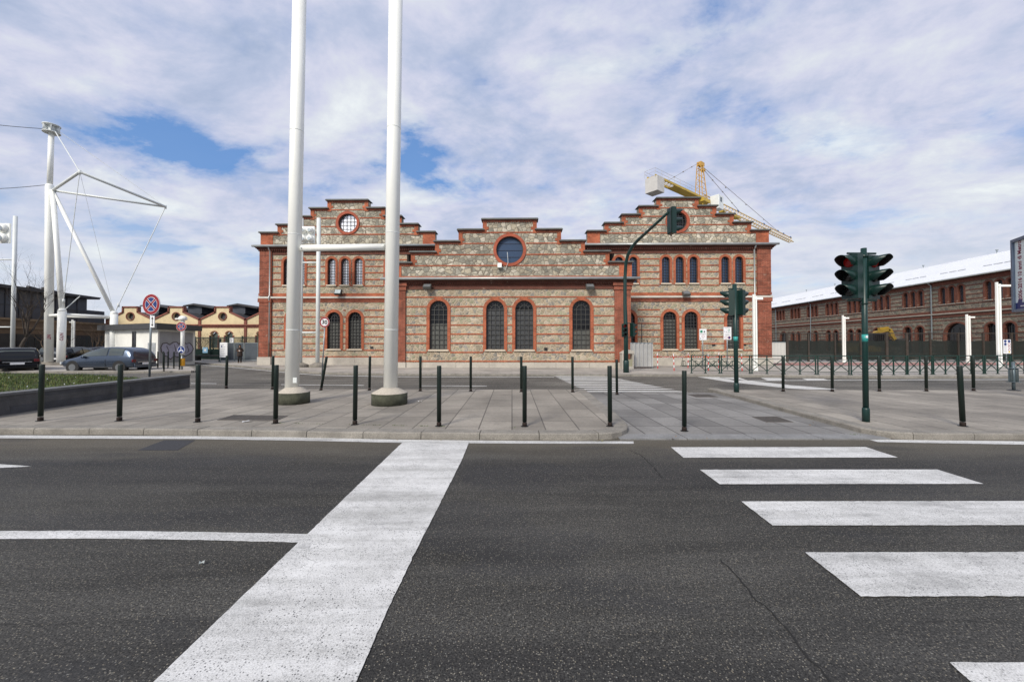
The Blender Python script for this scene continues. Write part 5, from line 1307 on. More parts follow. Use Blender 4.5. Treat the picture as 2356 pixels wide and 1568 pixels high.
# stacked beams seen dimly behind the netting
for i, (x0_, x1_, y_, lab) in enumerate(((1935, 2040, 808, 'rusty steel beam lying behind the netting left of the excavator'), (2085, 2200, 806, 'rusty steel beam lying behind the netting right of the excavator'))):
    a = AT(x0_, y_, 38.5); b_ = AT(x1_, y_ - 2, 39); z0 = -a.z
    mb = MB(); ln = b_.x - a.x; mb.box(0, ln, -.15, .15, 0, .03); mb.box(0, ln, -.15, .15, .27, .30); mb.box(0, ln, -.02, .02, .03, .27); o = mb.build('steel_beam', M('beam_rust', (.16, .10, .06), .8, .3), None, (a.x, a.y, a.z)); 
    o.location.z = .35; tag(o, lab, 'beam')
    for dx_ in (.5, ln - .5):
        s_ = MB().box(-.1, .1, -.3, .3, 0, .35 - HK * 0).build('timber_block', M('timber', (.2, .14, .08), .8), None, (a.x + dx_, a.y, 0)); tag(s_, 'short timber block under the ' + ('left' if i == 0 else 'right') + ' rusty beam, its ' + ('left' if dx_ < 1 else 'right') + ' end', 'block')

# ------------------------------------------------------------------ litter bins and billboard
p = G(2332.5, 897.5, HK)
o = thing('litter_bin', 'pair of grey metal litter bins on one post at the right edge', 'litter bin', p)
MB().tube([(0, 0, 0), (0, 0, .96)], .042, 12).build('post', M('bin_grey', (.10, .135, .155), .45, .2, 3, metal=.3), o)
MB().lathe(0, 0, [(.16, 0), (.15, .015), (.05, .03)], 16).build('foot', black, o)
for sg in (-1, 1):
    bb = MB(); bb.smooth = True; bb.lathe(sg * .095, 0, [(.050, .30), (.055, .32), (.055, .72), (.045, .74)], 16); bb.build('bin', M('bin_dark', (.03, .045, .05), .5, .3), o)
    fr = MB()
    for z in (.28, .735): fr.box(.03 if sg > 0 else -.165, .165 if sg > 0 else -.03, -.08, .08, z, z + .02)
    fr.box(sg * .158 - .008, sg * .158 + .008, -.012, .012, .31, .735); fr.build('bin_frame', M('bin_grey', (.10, .135, .155)), o)
a = AT(2326.5, 790, 12.2); a.z = 0; dv = Vector((-.42, -.83, 0)) ; dv = Vector((14.98 - 15.575, 11.5 - 12.2, 0)); 
p2 = AT(2357, 790, 11.65); dv = (Vector((p2.x, p2.y, 0)) - Vector((a.x, a.y, 0))); dv.normalize()
yaw = math.atan2(dv.y, dv.x)
a = a + Vector((-dv.y, dv.x, 0)) * .10
bb = thing('billboard', 'tall backlit style advertising board cut by the right edge, pale with dark red vertical lettering', 'billboard', a, yaw)
zt_ = AT(2326.5, 553, 12.2).z; zb_ = AT(2326.5, 718.5, 12.2).z; Wb = 1.35
fg = M('billboard_frame', (.13, .17, .24), .4, .1, 2, metal=.3)
f = MB(); f.box(0, .085, -.08, .12, zb_, zt_); f.box(Wb - .085, Wb, -.08, .12, zb_, zt_); f.box(.085, Wb - .085, -.08, .12, zt_ - .10, zt_); f.box(.085, Wb - .085, -.08, .12, zb_, zb_ + .085); f.box(.085, Wb - .085, .06, .115, zb_ + .085, zt_ - .1); f.build('frame', fg, bb, bevel=.01)
MB().box(.085, Wb - .085, -.02, .05, zb_ + .085, zt_ - .10).build('poster', M('poster_pale', (.80, .88, .87), .35, .05, 1), bb)
MB().box(.09, Wb - .09, -.026, -.02, zb_ + .09, zb_ + .28).build('poster_band', M('poster_navy', (.015, .03, .16), .4, .05), bb)
em = MB(); em.disc(.30, zb_ + .29, .10, -.027, 20); em.box(.34, Wb - .1, -.032, -.027, zb_ + .15, zb_ + .19); em.mi = 0; em.build('poster_emblem', [M('poster_navy', (.015, .03, .16))], bb)
MB().box(.34, Wb - .1, -.036, -.032, zb_ + .155, zb_ + .185).build('small_text_bar', whp, bb)
Mt = Matrix.Translation((.32, -.024, (zt_ + zb_) / 2 + .12)) @ STAND @ Matrix.Rotation(R(90), 4, 'Z')
tx = text_mesh('2006-2016 10 anni di Metro', .250, M('poster_red', (.22, .012, .06), .4, .05), 'lettering', .002, .004, bb, Mt)
zz_ = [v.co.z for v in tx.data.vertices]; hgt = max(zz_) - min(zz_); want = 136.5 * 12.0 / F; mid = (max(zz_) + min(zz_)) / 2
for v in tx.data.vertices: v.co.z = mid + (v.co.z - mid) * want / hgt
ps = MB(); ps.tube([(Wb - .3, .05, 0), (Wb - .3, .05, zb_ + .1)], .09, 14); ps.build('post', fg, bb)

# ------------------------------------------------------------------ tower crane behind the right wing
Hc = H0 + 28.0
cq = lambda x, y: G(x, y, Hc)
tip = cq(1821, 557); root_ = cq(1612, 461); dj = (tip - root_).normalized(); dj.z = 0; dj.normalize(); nj = Vector((-dj.y, dj.x, 0))
cr = thing('tower_crane', 'yellow and cream tower crane rising behind the right stepped gable', 'crane', (root_.x, root_.y, 0)); co = cr.location
ylw = M('crane_yellow', (.50, .34, .045), .5, .15, 1); crm = M('crane_cream', (.60, .42, .15), .5, .15, 1)
Lj = (tip - root_).length; LJ0 = 1.5
def J(d_, s_, z): return Vector((dj.x * d_ + nj.x * s_, dj.y * d_ + nj.y * s_, Hc + z))
def lattice(mb, d0, d1, w, h, n, r=.05, taper=1.0):
    pr = None
    for k in range(n + 1):
        t = k / n; d_ = d0 + (d1 - d0) * t; ww = w * (1 + (taper - 1) * t); hh = h * (1 + (taper - 1) * t)
        a, b, c = J(d_, -ww, 0), J(d_, ww, 0), J(d_, 0, hh)
        mb.tube([a, b], r * .7, 4, False)
        if pr:
            for p_, q_ in zip(pr, (a, b, c)): mb.tube([p_, q_], r * 1.5, 4, False)
            m_ = J((d_ + pd) / 2, 0, hh)
            mb.tube([pr[0], c], r * .7, 4, False); mb.tube([pr[1], c], r * .7, 4, False); mb.tube([pr[0], b], r * .7, 4, False)
        else: mb.tube([a, c], r, 4, False); mb.tube([b, c], r, 4, False)
        pr = (a, b, c); pd = d_
jb = MB(); lattice(jb, LJ0, Lj, .65, 1.5, 34, .075, .75); jb.build('jib', crm, cr)
cw = cq(1518, 402); Lc = -(cw - root_).length
cj = MB()
for s_ in (-.75, .75):
    a, b = J(Lc, s_, .15), J(3, s_, .15); cj.obox((a + b) / 2, (b - a) / 2, nj * .09, Vector((0, 0, .20)))
k = Lc
while k < 1: a, b = J(k, -.75, .1), J(k + .9, .75, .1); cj.tube([a, b], .05, 4); cj.tube([J(k, .75, .1), J(k, -.75, .1)], .05, 4); k += .9
a, b = J(Lc * .62, 0, .02), J(1.5, 0, .02); cj.obox((a + b) / 2, (b - a) / 2, nj * .7, Vector((0, 0, .03))); cj.build('counter_jib', ylw, cr)
rl = MB()
for s_ in (-1.0, 1.0):
    for z in (.7, 1.25): rl.tube([J(Lc - .4, s_, z), J(2, s_, z)], .022, 4)
    k = Lc - .4
    while k < 2: rl.tube([J(k, s_, .1), J(k, s_, 1.25)], .025, 4); k += 2.0
for z in (.7, 1.25): rl.tube([J(Lc - .4, -1, z), J(Lc - .4, 1, z)], .022, 4)
rl.build('walkway_rail', M('crane_rail', (.45, .42, .40), .5), cr)
cwm = MB()
for k in range(4): a = J(Lc + .2 + k * .55, 0, -1.15); cwm.obox(a, dj * .25, nj * 1.15, Vector((0, 0, 1.25)))
cwm.build('counterweight', M('counterweight_grey', (.50, .49, .47), .7, .08, 1), cr, bevel=.03)
Ap = AT(1607, 374, root_.y) ; Ha = Ap.z - Hc
ah = MB()
for s1 in (-1, 1):
    for s2 in (-1, 1): ah.tube([J(s1 * 1.0 + .2, s2 * .75, 0), J(s1 * .35 - .2, s2 * .35, Ha)], .085, 4)
for k in range(7):
    t = k / 7; f_ = lambda tt, s1, s2: J((s1 * 1.0 + .2) * (1 - tt) + (s1 * .35 - .2) * tt, s2 * (.75 - .4 * tt), Ha * tt)
    for s2 in (-1, 1): ah.tube([f_(t, -1, s2), f_(t + 1 / 7, 1, s2)], .045, 4); ah.tube([f_(t, -1, s2), f_(t, 1, s2)], .045, 4)
    for s1 in (-1, 1): ah.tube([f_(t, s1, -1), f_(t + 1 / 7, s1, 1)], .045, 4)
ah.obox(J(.2, 0, Ha - .3), dj * .7, nj * .4, Vector((0, 0, .35))); ah.obox(J(1.0, 0, Ha - 1.2), dj * .5, nj * .3, Vector((0, 0, .2)))
ah.build('apex_tower', M('crane_orange', (.52, .30, .06), .5, .15, 1), cr)
tb = MB(); top_p = J(.6, 0, Ha - .8)
tb.tube([top_p, J(Lj * .36, 0, 1.3)], .045, 4); tb.tube([top_p + Vector((0, 0, .3)), J(Lj * .82, 0, 1.1)], .045, 4); tb.tube([J(-.2, 0, Ha), J(Lc * .75, 0, .3)], .04, 4)
for t in (.25, .5, .75):
    for a, b in ((top_p, J(Lj * .36, 0, 1.3)), (top_p, J(Lj * .82, 0, 1.1)), (J(-.2, 0, Ha), J(Lc * .75, 0, .3))): c_ = a + (b - a) * t; tb.tube([c_ - (b - a).normalized() * .15, c_ + (b - a).normalized() * .15], .11, 6)
tb.build('tie_bar', M('crane_cable', (.25, .23, .22), .5), cr)
cb = MB(); c_ = J(2.6, -1.9, -.5); cb.obox(c_, dj * 1.0, nj * .85, Vector((0, 0, 1.35))); cbo = cb.build('cab', whitew, cr, bevel=.08)
wn = MB(); wn.obox(c_ + dj * 1.005 + Vector((0, 0, .35)), dj * .01, nj * .7, Vector((0, 0, .8))); wn.obox(c_ - nj * .86 + Vector((0, 0, .45)) - dj * .1, dj * .35, nj * .01, Vector((0, 0, .45))); wn.build('window', g_car, cbo)
tw = MB(); 
for s1 in (-.8, .8):
    for s2 in (-.8, .8): tw.tube([J(s1, s2, -Hc), J(s1, s2, -.3)], .09, 4)
k = 0
while k < Hc - 2:
    for s2 in (-.8, .8): tw.tube([J(-.8, s2, k - Hc), J(.8, s2, k + 1.6 - Hc)], .05, 4); tw.tube([J(s2, -.8, k - Hc), J(s2, .8, k + 1.6 - Hc)], .05, 4)
    k += 1.6
tw.obox(J(0, 0, -.35), dj * 1.3, nj * 1.3, Vector((0, 0, .3))); tw.build('mast', ylw, cr)
tr = MB(); tr.obox(J(Lj * .30, -.1, -.35), dj * 1.3, nj * .6, Vector((0, 0, .12))); tr.obox(J(Lj * .18, 0, -.3), dj * .5, nj * .5, Vector((0, 0, .15))); tr.build('trolley', ylw, cr)
bl_ = MB()
for t in (.33, .62, .80, .88, .985): bl_.obox(J(Lj * t, 0, 1.55 - .25 * t), dj * .35, nj * .12, Vector((0, 0, .14)))
bl_.build('jib_marker', M('marker_blue', (.02, .10, .30), .5), cr)

# ------------------------------------------------------------------ left background: yellow gabled sheds
YS = 44.0
ochre = M('ochre_render', (.64, .53, .33), .85, .14, 1.2, bump=.2, fine=.3); shb = M('shed_brick', (.20, .07, .05), .85, .3, 3, bump=.3); roofd = M('shed_roof', (.035, .036, .042), .7, .3, 1.5)
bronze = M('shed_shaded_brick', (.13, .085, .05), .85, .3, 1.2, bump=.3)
def shed(cx, half, label, mat, first=False, Yp=YS):
    c = AT(cx, 790, Yp); c.z = 0; o = thing('gabled_shed', label, 'building', c, 0, 'row of gabled brick sheds behind the street')
    s = Yp / F; hw = half * s; z = lambda y: AT(cx, y, Yp).z; ph = 17 * s
    ze, zp, zk, z2 = z(735), z(706), z(718), z(747.5)
    r_ = 8.2 * s; rz = z(727.5)
    prof = [(-hw, 0), (hw, 0), (hw, ze), (ph, zk), (ph, zp), (-ph, zp), (-ph, zk), (-hw, ze)]
    H = [circ_pts(0, rz, r_, 20)]; ar = []
    for a in (-18.5, 15.5): q = [(a * s - 8.5 * s, z(800)), (a * s - 8.5 * s, z(770)), (a * s - 5 * s, z(764.5)), (a * s, z(762.5)), (a * s + 5 * s, z(764.5)), (a * s + 8.5 * s, z(770)), (a * s + 8.5 * s, z(800))]; ar.append(a * s); H.append(q)
    H2 = []
    for l in H: H2.append(l)
    loops = [[Vector((a, b, 0)) for a, b in l] for l in [prof] + H2]
    tri = tessellate_polygon(loops); P = [p_ for l in loops for p_ in l]; mb = MB(); mb.add([(p_.x, 0, p_.y) for p_ in P], [tuple(t_) for t_ in tri])
    for l in loops[1:]: n = len(l); mb.add([(p_.x, 0, p_.y) for p_ in l] + [(p_.x, .3, p_.y) for p_ in l], [(i, (i + 1) % n, n + (i + 1) % n, n + i) for i in range(n)])
    mb.build('wall', mat, o)
    t_ = MB(); pr_ = prof[2:]
    for a, b in zip(pr_, pr_[1:]): a = Vector((a[0], 0, a[1])); b = Vector((b[0], 0, b[1])); u_ = (b - a).normalized(); t_.obox((a + b) / 2 + Vector((0, .1, .0)), u_ * ((b - a).length / 2 + .05), Vector((0, .2, 0)), u_.cross(Vector((0, 1, 0))) * .075)
    t_.box(-hw, hw, -.06, .02, z2 - .30, z2 - .08); t_.box(-hw, hw, -.22, .02, z2 - .08, z2 + .08); t_.box(-hw - .12, -hw + .16, -.10, .05, 0, ze + .1)
    t_.ring(0, rz, r_, r_ + .09, -.06, .05, n=24)
    for a in ar: t_.ring(a, z(771), 8.5 * s, 8.5 * s + .09, -.05, .05, 20, 160, 10); 
    for a in ar: t_.box(a - 8.5 * s - .16, a - 8.5 * s, -.04, .05, z(800), z(771)); t_.box(a + 8.5 * s, a + 8.5 * s + .16, -.04, .05, z(800), z(771))
    t_.build('brick_trim', shb, o)
    w = MB()
    w.disc(0, rz, r_, .28, 20); w.build('round_window', M('shed_window', (.17, .18, .16), .4, .5, 4), o)
    for a in ar: wi = MB().add([(a - 8.5 * s, .28, z(800)), (a + 8.5 * s, .28, z(800)), (a + 8.5 * s, .28, z(770)), (a, .28, z(762)), (a - 8.5 * s, .28, z(770))], [(0, 1, 2, 3, 4)]).build('window', M('shed_glass', (.06, .08, .075), .3, .6, 3), o)
    rf = MB(); zr = z(716); zl = ze - .1
    rf.prism_xz([(-hw, zl), (hw, zl), (0, zr)], .25, 14); 
    rf.build('roof', roofd, o)
    sk_ = MB(); tl_, th_ = z(722), z(697); sk_.prism_xz([(-24 * s, z(733)), (10 * s, z(716)), (10 * s, z(700)), (-2 * s, z(694.5)), (-24 * s, th_)], 3.0, 13)
    sk_.build('skylight_tower', M('skylight_cladding', (.055, .065, .085), .4, .3, .8), o)
    sl_ = MB(); a = Vector((-30 * s, 8, z(696.5))); 
    sl_.prism_xz([(-30 * s, z(697)), (-4 * s, z(692)), (44 * s, z(702)), (44 * s, z(705)), (-4 * s, z(696.5)), (-30 * s, z(699))], 2.6, 13.4); sl_.build('skylight_roof', roofd, o)
    return o
shed(511.5, 52.5, 'yellow gabled shed with a round window, directly left of the hall', ochre)
shed(617, 52.5, 'yellow gabled shed mostly hidden behind the left corner of the hall', ochre)
shed(404.5, 53, 'yellow gabled shed with a round window rising above the white kiosk', ochre)
shed(299, 52.5, 'yellow gabled shed behind the right column of the cable mast', ochre)
# dark long shed to the left, running towards the camera
a0 = AT(-60, 790, 33.0); a1 = AT(246, 790, 46.0); a0.z = a1.z = 0; v_ = a1 - a0; yaw_ = math.atan2(v_.y, v_.x)
o = thing('clad_shed', 'long shed with dark metal cladding above a shaded brown wall, behind the cable mast', 'building', a0, yaw_)
Lw = v_.length; zt0 = 6.65
w = MB(); w.box(0, Lw, 0, 12, 0, 3.95); w.build('wall', bronze, o)
w = MB(); w.box(-.0, Lw * .80, .05, 11, 3.95, zt0); w.box(Lw * .80, Lw, .3, 10, 3.95, zt0 - 1.2); w.build('cladding', M('dark_cladding', (.030, .036, .050), .5, .3, .5), o)
w = MB(); w.prism_xz([(-.3, zt0), (Lw * .80 + .6, zt0), (Lw * .80 + .8, zt0 + .25), (-.3, zt0 + .30)], -.7, 11.4); w.build('roof', M('shed_fascia', (.018, .018, .022), .6), o)
w = MB()
for k in range(9): x_ = Lw * .80 * k / 9; w.box(x_ - .03, x_ + .03, .0, .05, 4.0, zt0)
w.box(0, Lw * .8, .0, .05, 5.2, 5.28); w.build('cladding_joint', roofd, o)
w = MB()
for k in range(8):
    x_ = Lw * (k + .5) / 8; w.box(x_ - .9, x_ + .9, -.02, .1, .3, 2.6); 
w.build('window', M('shed_dark_opening', (.025, .022, .02), .6, .4), o)
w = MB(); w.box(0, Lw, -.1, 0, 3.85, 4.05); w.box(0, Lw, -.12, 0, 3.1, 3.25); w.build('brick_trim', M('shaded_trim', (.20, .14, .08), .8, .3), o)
w = MB()
for dx_, dz_ in ((0, 0), (.6, .25), (1.3, .1), (2.0, .3)): w.tube([(Lw * .36 + dx_, 1, zt0 + .35 + dz_), (Lw * .36 + dx_ + 1.6, 1, zt0 + .12 + dz_)], .13, 6)
w.build('roof_flue', roofd, o)
# white kiosk
ka = AT(241, 790, 32.5); kb = AT(363, 790, 27.5); kc = AT(449, 790, 31.0)
kb = AT(363, 790, 28.5); ka = AT(241, 790, 31.5); kc = AT(449, 790, 32.5)
for q_ in (ka, kb, kc): q_.z = 0
o = thing('kiosk', 'low white flat roofed kiosk with graffiti on its grey right side', 'building', kb, 0)
A2, C2 = ka - kb, kc - kb; D2 = A2 + C2; zk_ = AT(363, 757, 28.5).z; zr_ = AT(363, 743.5, 28.5).z
m = MB(); m.prism_xy([(0, 0), (C2.x, C2.y), (D2.x, D2.y), (A2.x, A2.y)], 0, zk_); m.f = m.f; m.build('body', M('kiosk_white', (.72, .72, .68), .7, .10, .8, fine=.2), o)
m = MB(); u1 = C2.normalized(); u2 = A2.normalized(); c0 = -u1 * .45 - u2 * .45
m.prism_xy([(c0.x, c0.y), ((C2 + u1 * .45 - u2 * .45).x, (C2 + u1 * .45 - u2 * .45).y), ((D2 + u1 * .45 + u2 * .45).x, (D2 + u1 * .45 + u2 * .45).y), ((A2 - u1 * .45 + u2 * .45).x, (A2 - u1 * .45 + u2 * .45).y)], zk_ + .01, zr_); m.build('flat_roof', M('kiosk_roof', (.045, .046, .050), .6), o)
nrmC = Vector((u1.y, -u1.x, 0)); nrmA = Vector((-u2.y, u2.x, 0))
if nrmC.dot(-kb) < 0: nrmC = -nrmC
if nrmA.dot(-kb) < 0: nrmA = -nrmA
lc_ = C2.length; la_ = A2.length
m = MB(); m.obox(u1 * (lc_ * .48) + nrmC * .01 + Vector((0, 0, zk_ * .52)), u1 * (lc_ * .44), nrmC * .02, Vector((0, 0, zk_ * .42))); m.build('shutter', M('shutter_grey', (.30, .30, .31), .6, .12, 1.5), o)
g_ = MB()
def gp(t_, z_, e_=.04): return u1 * (lc_ * t_) + nrmC * e_ + Vector((0, 0, z_ * zk_))
outl = [(.06, .62), (.10, .74), (.20, .76), (.28, .70), (.36, .78), (.46, .79), (.52, .71), (.58, .80), (.66, .80), (.72, .72), (.82, .76), (.90, .66), (.93, .55), (.88, .42), (.80, .36), (.70, .30), (.60, .36), (.50, .28), (.40, .33), (.30, .22), (.22, .32), (.14, .36), (.08, .48)]
pts_ = [gp(a, b * .84) for a, b in outl]; g_.tube(pts_ + [pts_[0]], .026, 5, False)
for l_ in ([(.2, .66), (.26, .5), (.2, .42)], [(.4, .7), (.44, .5), (.38, .4), (.48, .42)], [(.6, .7), (.62, .5), (.7, .45)], [(.74, .66), (.8, .5), (.76, .42)]): g_.tube([gp(a, b * .84) for a, b in l_], .018, 5)
g_.build('graffiti_outline', M('graffiti_brown', (.05, .035, .03), .7), o)
f_ = MB(); tri_ = tessellate_polygon([[Vector((a, b, 0)) for a, b in outl]]); f_.add([gp(a, b * .84, .032) for a, b in outl], [tuple(t_) for t_ in tri_]); f_.build('graffiti_fill', M('graffiti_silver', (.36, .35, .44), .6, .15), o)
m = MB(); m.obox(u2 * (la_ * .42) + nrmA * .01 + Vector((0, 0, zk_ * .68)), u2 * .27, nrmA * .02, Vector((0, 0, zk_ * .27))); m.build('window', g_dark, o)
m = MB(); m.obox(u2 * (la_ * .10) + nrmA * .01 + Vector((0, 0, zk_ * .42)), u2 * .5, nrmA * .02, Vector((0, 0, zk_ * .22))); m.build('service_panel', M('panel_grey', (.30, .32, .34), .6, .3, 4), o)
# green fence behind, grey gate, white notice boards
def bar_fence(x0, y0, x1, y1, Y0, Y1, ztop, label, mat, solid=0.0, name='bar_fence', sp=.14, cat='fence'):
    a, b = AT(x0, y0, Y0), AT(x1, y1, Y1); a.z = b.z = 0; v = b - a; o = thing(name, label, cat, a, math.atan2(v.y, v.x)); Ln = v.length; n = int(Ln / 2.2) + 1
    for k in range(n + 1): MB().box(Ln * k / n - .045, Ln * k / n + .045, -.045, .045, 0, ztop + .08).build('post', mat, o)
    w = MB(); x_ = 0
    while x_ < Ln: w.box(x_ - .022, x_ + .022, -.015, .015, .12, ztop); x_ += sp
    w.box(0, Ln, -.02, .02, .1, .16); w.box(0, Ln, -.02, .02, ztop - .1, ztop - .04); w.build('bars', mat, o)
    if solid: MB().box(0, Ln, .03, .05, .12, solid).build('sheet_panel', mat, o)
    return o
dkg = M('fence_green', (.014, .035, .030), .55, .3, 3)
bar_fence(449, 777, 596, 777, 40.0, 37.5, 2.35, 'dark green bar fence in front of the yellow sheds, left of the hall', dkg, 1.15)
bar_fence(60, 777, 262, 777, 36.5, 41.0, 2.3, 'dark bar fence in the shade behind the parked cars', M('fence_black', (.012, .016, .016), .55), .9)
gy = 34.3; gt_ = AT(507, 827, gy); gt_.z = HK
o = thing('sheet_gate', 'grey double sheet metal gate behind the standing person', 'gate', gt_)
Wg = (594 - 507) * gy / F; zg = AT(550, 788, gy).z - HK
for a, b in ((0, Wg * .37), (Wg * .38, Wg * .62), (Wg * .64, Wg)):
    l = MB(); l.box(a + .05, b - .05, -.01, .01, .15, zg - .05); f2 = MB()
    for x_ in (a, b - .05): f2.box(x_, x_ + .05, -.03, .03, .06, zg)
    f2.box(a, b, -.028, .028, zg - .05, zg); f2.box(a, b, -.028, .028, .10, .16)
    lf_ = l.build('gate_leaf', M('gate_grey', (.060, .075, .092), .5, .2, 1.5), o); f2.build('leaf_frame', galv, lf_)
MB().box(-.12, .0, -.06, .06, 0, zg + .35).build('gate_post', dkg, o); MB().box(Wg, Wg + .12, -.06, .06, 0, zg + .35).build('gate_post', dkg, o)
nb = AT(505, 826, 33.4); nb.z = HK
def notice(x0, x1, yt, yb, Y, label, legs=True, z0=HK):
    a = AT(x0, yb, Y); b = AT(x1, yt, Y); p_ = Vector((a.x, Y, z0)); o = thing('notice_board', label, 'sign', p_); w = b.x - a.x
    pl_ = MB().box(0, w, -.03, .03, a.z - z0, b.z - z0).build('board', whp, o)
    t = MB(); random.seed(3)
    for k in range(6):
        z = a.z - z0 + (b.z - a.z) * (.12 + .14 * k); t.mi = 0; t.box(w * .12, w * random.uniform(.5, .88), -.036, -.031, z, z + .03)
    t.mi = 1; t.box(w * .18, w * .34, -.037, -.031, a.z - z0 + (b.z - a.z) * .68, a.z - z0 + (b.z - a.z) * .78); t.build('printed_lines', [M('sign_grey_text', (.16, .17, .19)), bluep], pl_)
    if legs: l = MB(); l.box(0, .06, -.02, .04, 0, a.z - z0); l.box(w - .06, w, -.02, .04, 0, a.z - z0); l.build('leg', galv, o)
    return o
notice(506, 523.5, 787.5, 821.5, 32.6, 'tall white notice board on short legs left of the standing person')
notice(529, 537.5, 777, 788, 37.4, 'small white notice hung on the dark green fence', False, 1.6)
cc_ = G(512, 823.5, HK); o = thing('fence_sticker', 'small pale blue plate on the dark green fence', 'plate', AT(473, 805, 38.9)); MB().box(-.25, .25, -.06, -.04, -.28, .28).build('plate', M('pale_blue', (.25, .45, .62), .5), o); MB().box(-.1, .1, -.065, -.061, -.1, .1).build('plate_mark', whp, o)
bq = AT(470, 823, 37); bq.z = HK; o = thing('stone_bench', 'low dark concrete bench in front of the dark green fence', 'bench', bq)
MB().box(-1.2, 2.6, -.3, .3, .35, .5).build('seat', M('bench_dark', (.06, .065, .06), .8), o); [MB().box(x_, x_ + .4, -.25, .25, 0, .35).build('leg', M('bench_dark', (.06, .065, .06)), o) for x_ in (-.9, 1.9)]

# ------------------------------------------------------------------ planter with grass
wf = [G(-700, 990, HK), G(-250, 976, HK), G(0, 955.5, HK), G(260, 918.5, HK), G(437, 892, HK)]
wf = [G(0, 955.5, HK) + (G(0, 955.5, HK) - G(437, 892, HK)) * 1.6, G(0, 955.5, HK), G(260, 918.5, HK), G(437, 892, HK)]
zt_w = .60
pl = thing('planter_wall', 'low dark grey stone planter wall holding a strip of grass at the left', 'planter', (wf[1].x, wf[1].y, 0)); po = pl.location
c4 = wf[3]; c5 = Vector((c4.x + .0, c4.y + .55, 0)); v_ = (wf[1] - wf[3]).normalized(); back = [c5, G(330, 866.5, zt_w), G(200, 858, zt_w), G(0, 855, zt_w), G(-700, 853, zt_w)]
dst = mat_pavers('planter_stone', (.060, .062, .066), (.020, .02, .02), 1.8, .9, .5, .7, .25, .006, .3)
def inn(p_, q_, d_): t_ = (q_ - p_).normalized(); return Vector((-t_.y * d_, t_.x * d_, 0))
ft = MB(); a = wf[0]; b = wf[3]; n_ = inn(a, b, .32); Lt = (b - a).length; t_ = (b - a).normalized(); n1_ = n_.normalized()
k = 0; row = 0
stn = [M('planter_block_dark', (.052, .054, .060), .75, .3, 3, bump=.2, fine=.3), M('planter_block_mid', (.070, .070, .072), .75, .3, 3, bump=.2, fine=.3)]
for rw, (z0, z1) in enumerate(((HK, .29), (.292, .44), (.442, .545))):
    k = -(rw * .6); 
    while k < Lt:
        a_ = max(k, 0) + .003; b_ = min(k + 1.75, Lt) - .003
        if b_ > a_:
            ft.mi = random.randint(0, 1); jt = random.uniform(0, .006)
            p0, p1 = a + t_ * a_, a + t_ * b_; q0, q1 = p0 + n_, p1 + n_; s0 = n1_ * jt
            ft.prism_xy([((p0 + s0).x - po.x, (p0 + s0).y - po.y), ((p1 + s0).x - po.x, (p1 + s0).y - po.y), (q1.x - po.x, q1.y - po.y), (q0.x - po.x, q0.y - po.y)], z0, z1)
        k += 1.75
ft.build('front_wall', stn, pl)
cpst = MB(); k = 0
while k < Lt:
    p0, p1 = a + t_ * (k + .004) - n1_ * .02, a + t_ * (min(k + 1.5, Lt) - .004) - n1_ * .02; q0, q1 = p0 + n1_ * .38, p1 + n1_ * .38
    cpst.prism_xy([(p0.x - po.x, p0.y - po.y), (p1.x - po.x, p1.y - po.y), (q1.x - po.x, q1.y - po.y), (q0.x - po.x, q0.y - po.y)], .546, zt_w); k += 1.5
cpst.build('coping', M('planter_coping', (.115, .118, .12), .7, .2, 3, fine=.3), pl)
bk = MB(); e0 = wf[3] + n_ - t_ * .001
soil_poly = [(wf[0] + n_), (wf[3] + n_ - t_ * .25)] + [p_ for p_ in back[1:]]
bk.prism_xy([(p_.x - po.x, p_.y - po.y) for p_ in [wf[3] + n_ + t_ * -.001, wf[3] + n_ + n1_ * .25 - t_ * .1, back[1] + Vector((.1, .1, 0)), back[2] + Vector((0, .15, 0)), back[3] + Vector((0, .15, 0)), back[4] + Vector((0, .15, 0)), back[4], back[3], back[2], back[1], wf[3] + n_ + n1_ * .05 - t_ * .3]], HK, .55)
bk.build('rear_wall', stn[0], pl)
soil = MB().prism_xy([(p_.x, p_.y) for p_ in soil_poly], .05, .53).build('soil', M('soil', (.05, .042, .025), .95, .4, 4)); structure(soil)
random.seed(21); gr = MB(); poly2 = [(p_.x, p_.y) for p_ in soil_poly]
def inside(x, y, P_):
    c = False; j = len(P_) - 1
    for i in range(len(P_)):
        if (P_[i][1] > y) != (P_[j][1] > y) and x < (P_[j][0] - P_[i][0]) * (y - P_[i][1]) / (P_[j][1] - P_[i][1]) + P_[i][0]: c = not c
        j = i
    return c
cnt = 0
from mathutils import noise as mn
while cnt < 42000:
    x = random.uniform(-24, poly2[1][0]); y = random.uniform(7, 16.5)
    if not inside(x, y, poly2): continue
    if x < -1.75 * y - 1: cnt += 1; continue
    cnt += 1; d_ = mn.noise(Vector((x * 1.3, y * 1.3, 0))); h = random.uniform(.03, .085) * (1 + .9 * d_); a = random.uniform(0, 6.28); w = random.uniform(.003, .008); l = random.uniform(.01, .06)
    gr.mi = (0 if d_ > .0 else 1) if random.random() < .75 else random.choice((2, 3)) 
    ca, sa = math.cos(a), math.sin(a)
    gr.add([(x - sa * w, y + ca * w, .52), (x + sa * w, y - ca * w, .52), (x + ca * l * .5 + sa * w * .7, y + sa * l * .5 - ca * w * .7, .53 + h * .65), (x + ca * l, y + sa * l, .53 + h)], [(0, 1, 2), (0, 2, 3)])
stuff(gr.build('planter_grass', [M('grass_green', (.055, .095, .016), .7, .3, 5), M('grass_mid', (.080, .120, .020), .7, .3, 5), M('grass_yellow', (.16, .16, .035), .7, .3), M('grass_dark', (.028, .055, .012), .7)]), 'short rough green grass filling the raised planter', 'grass')
random.seed(4); fl = MB()
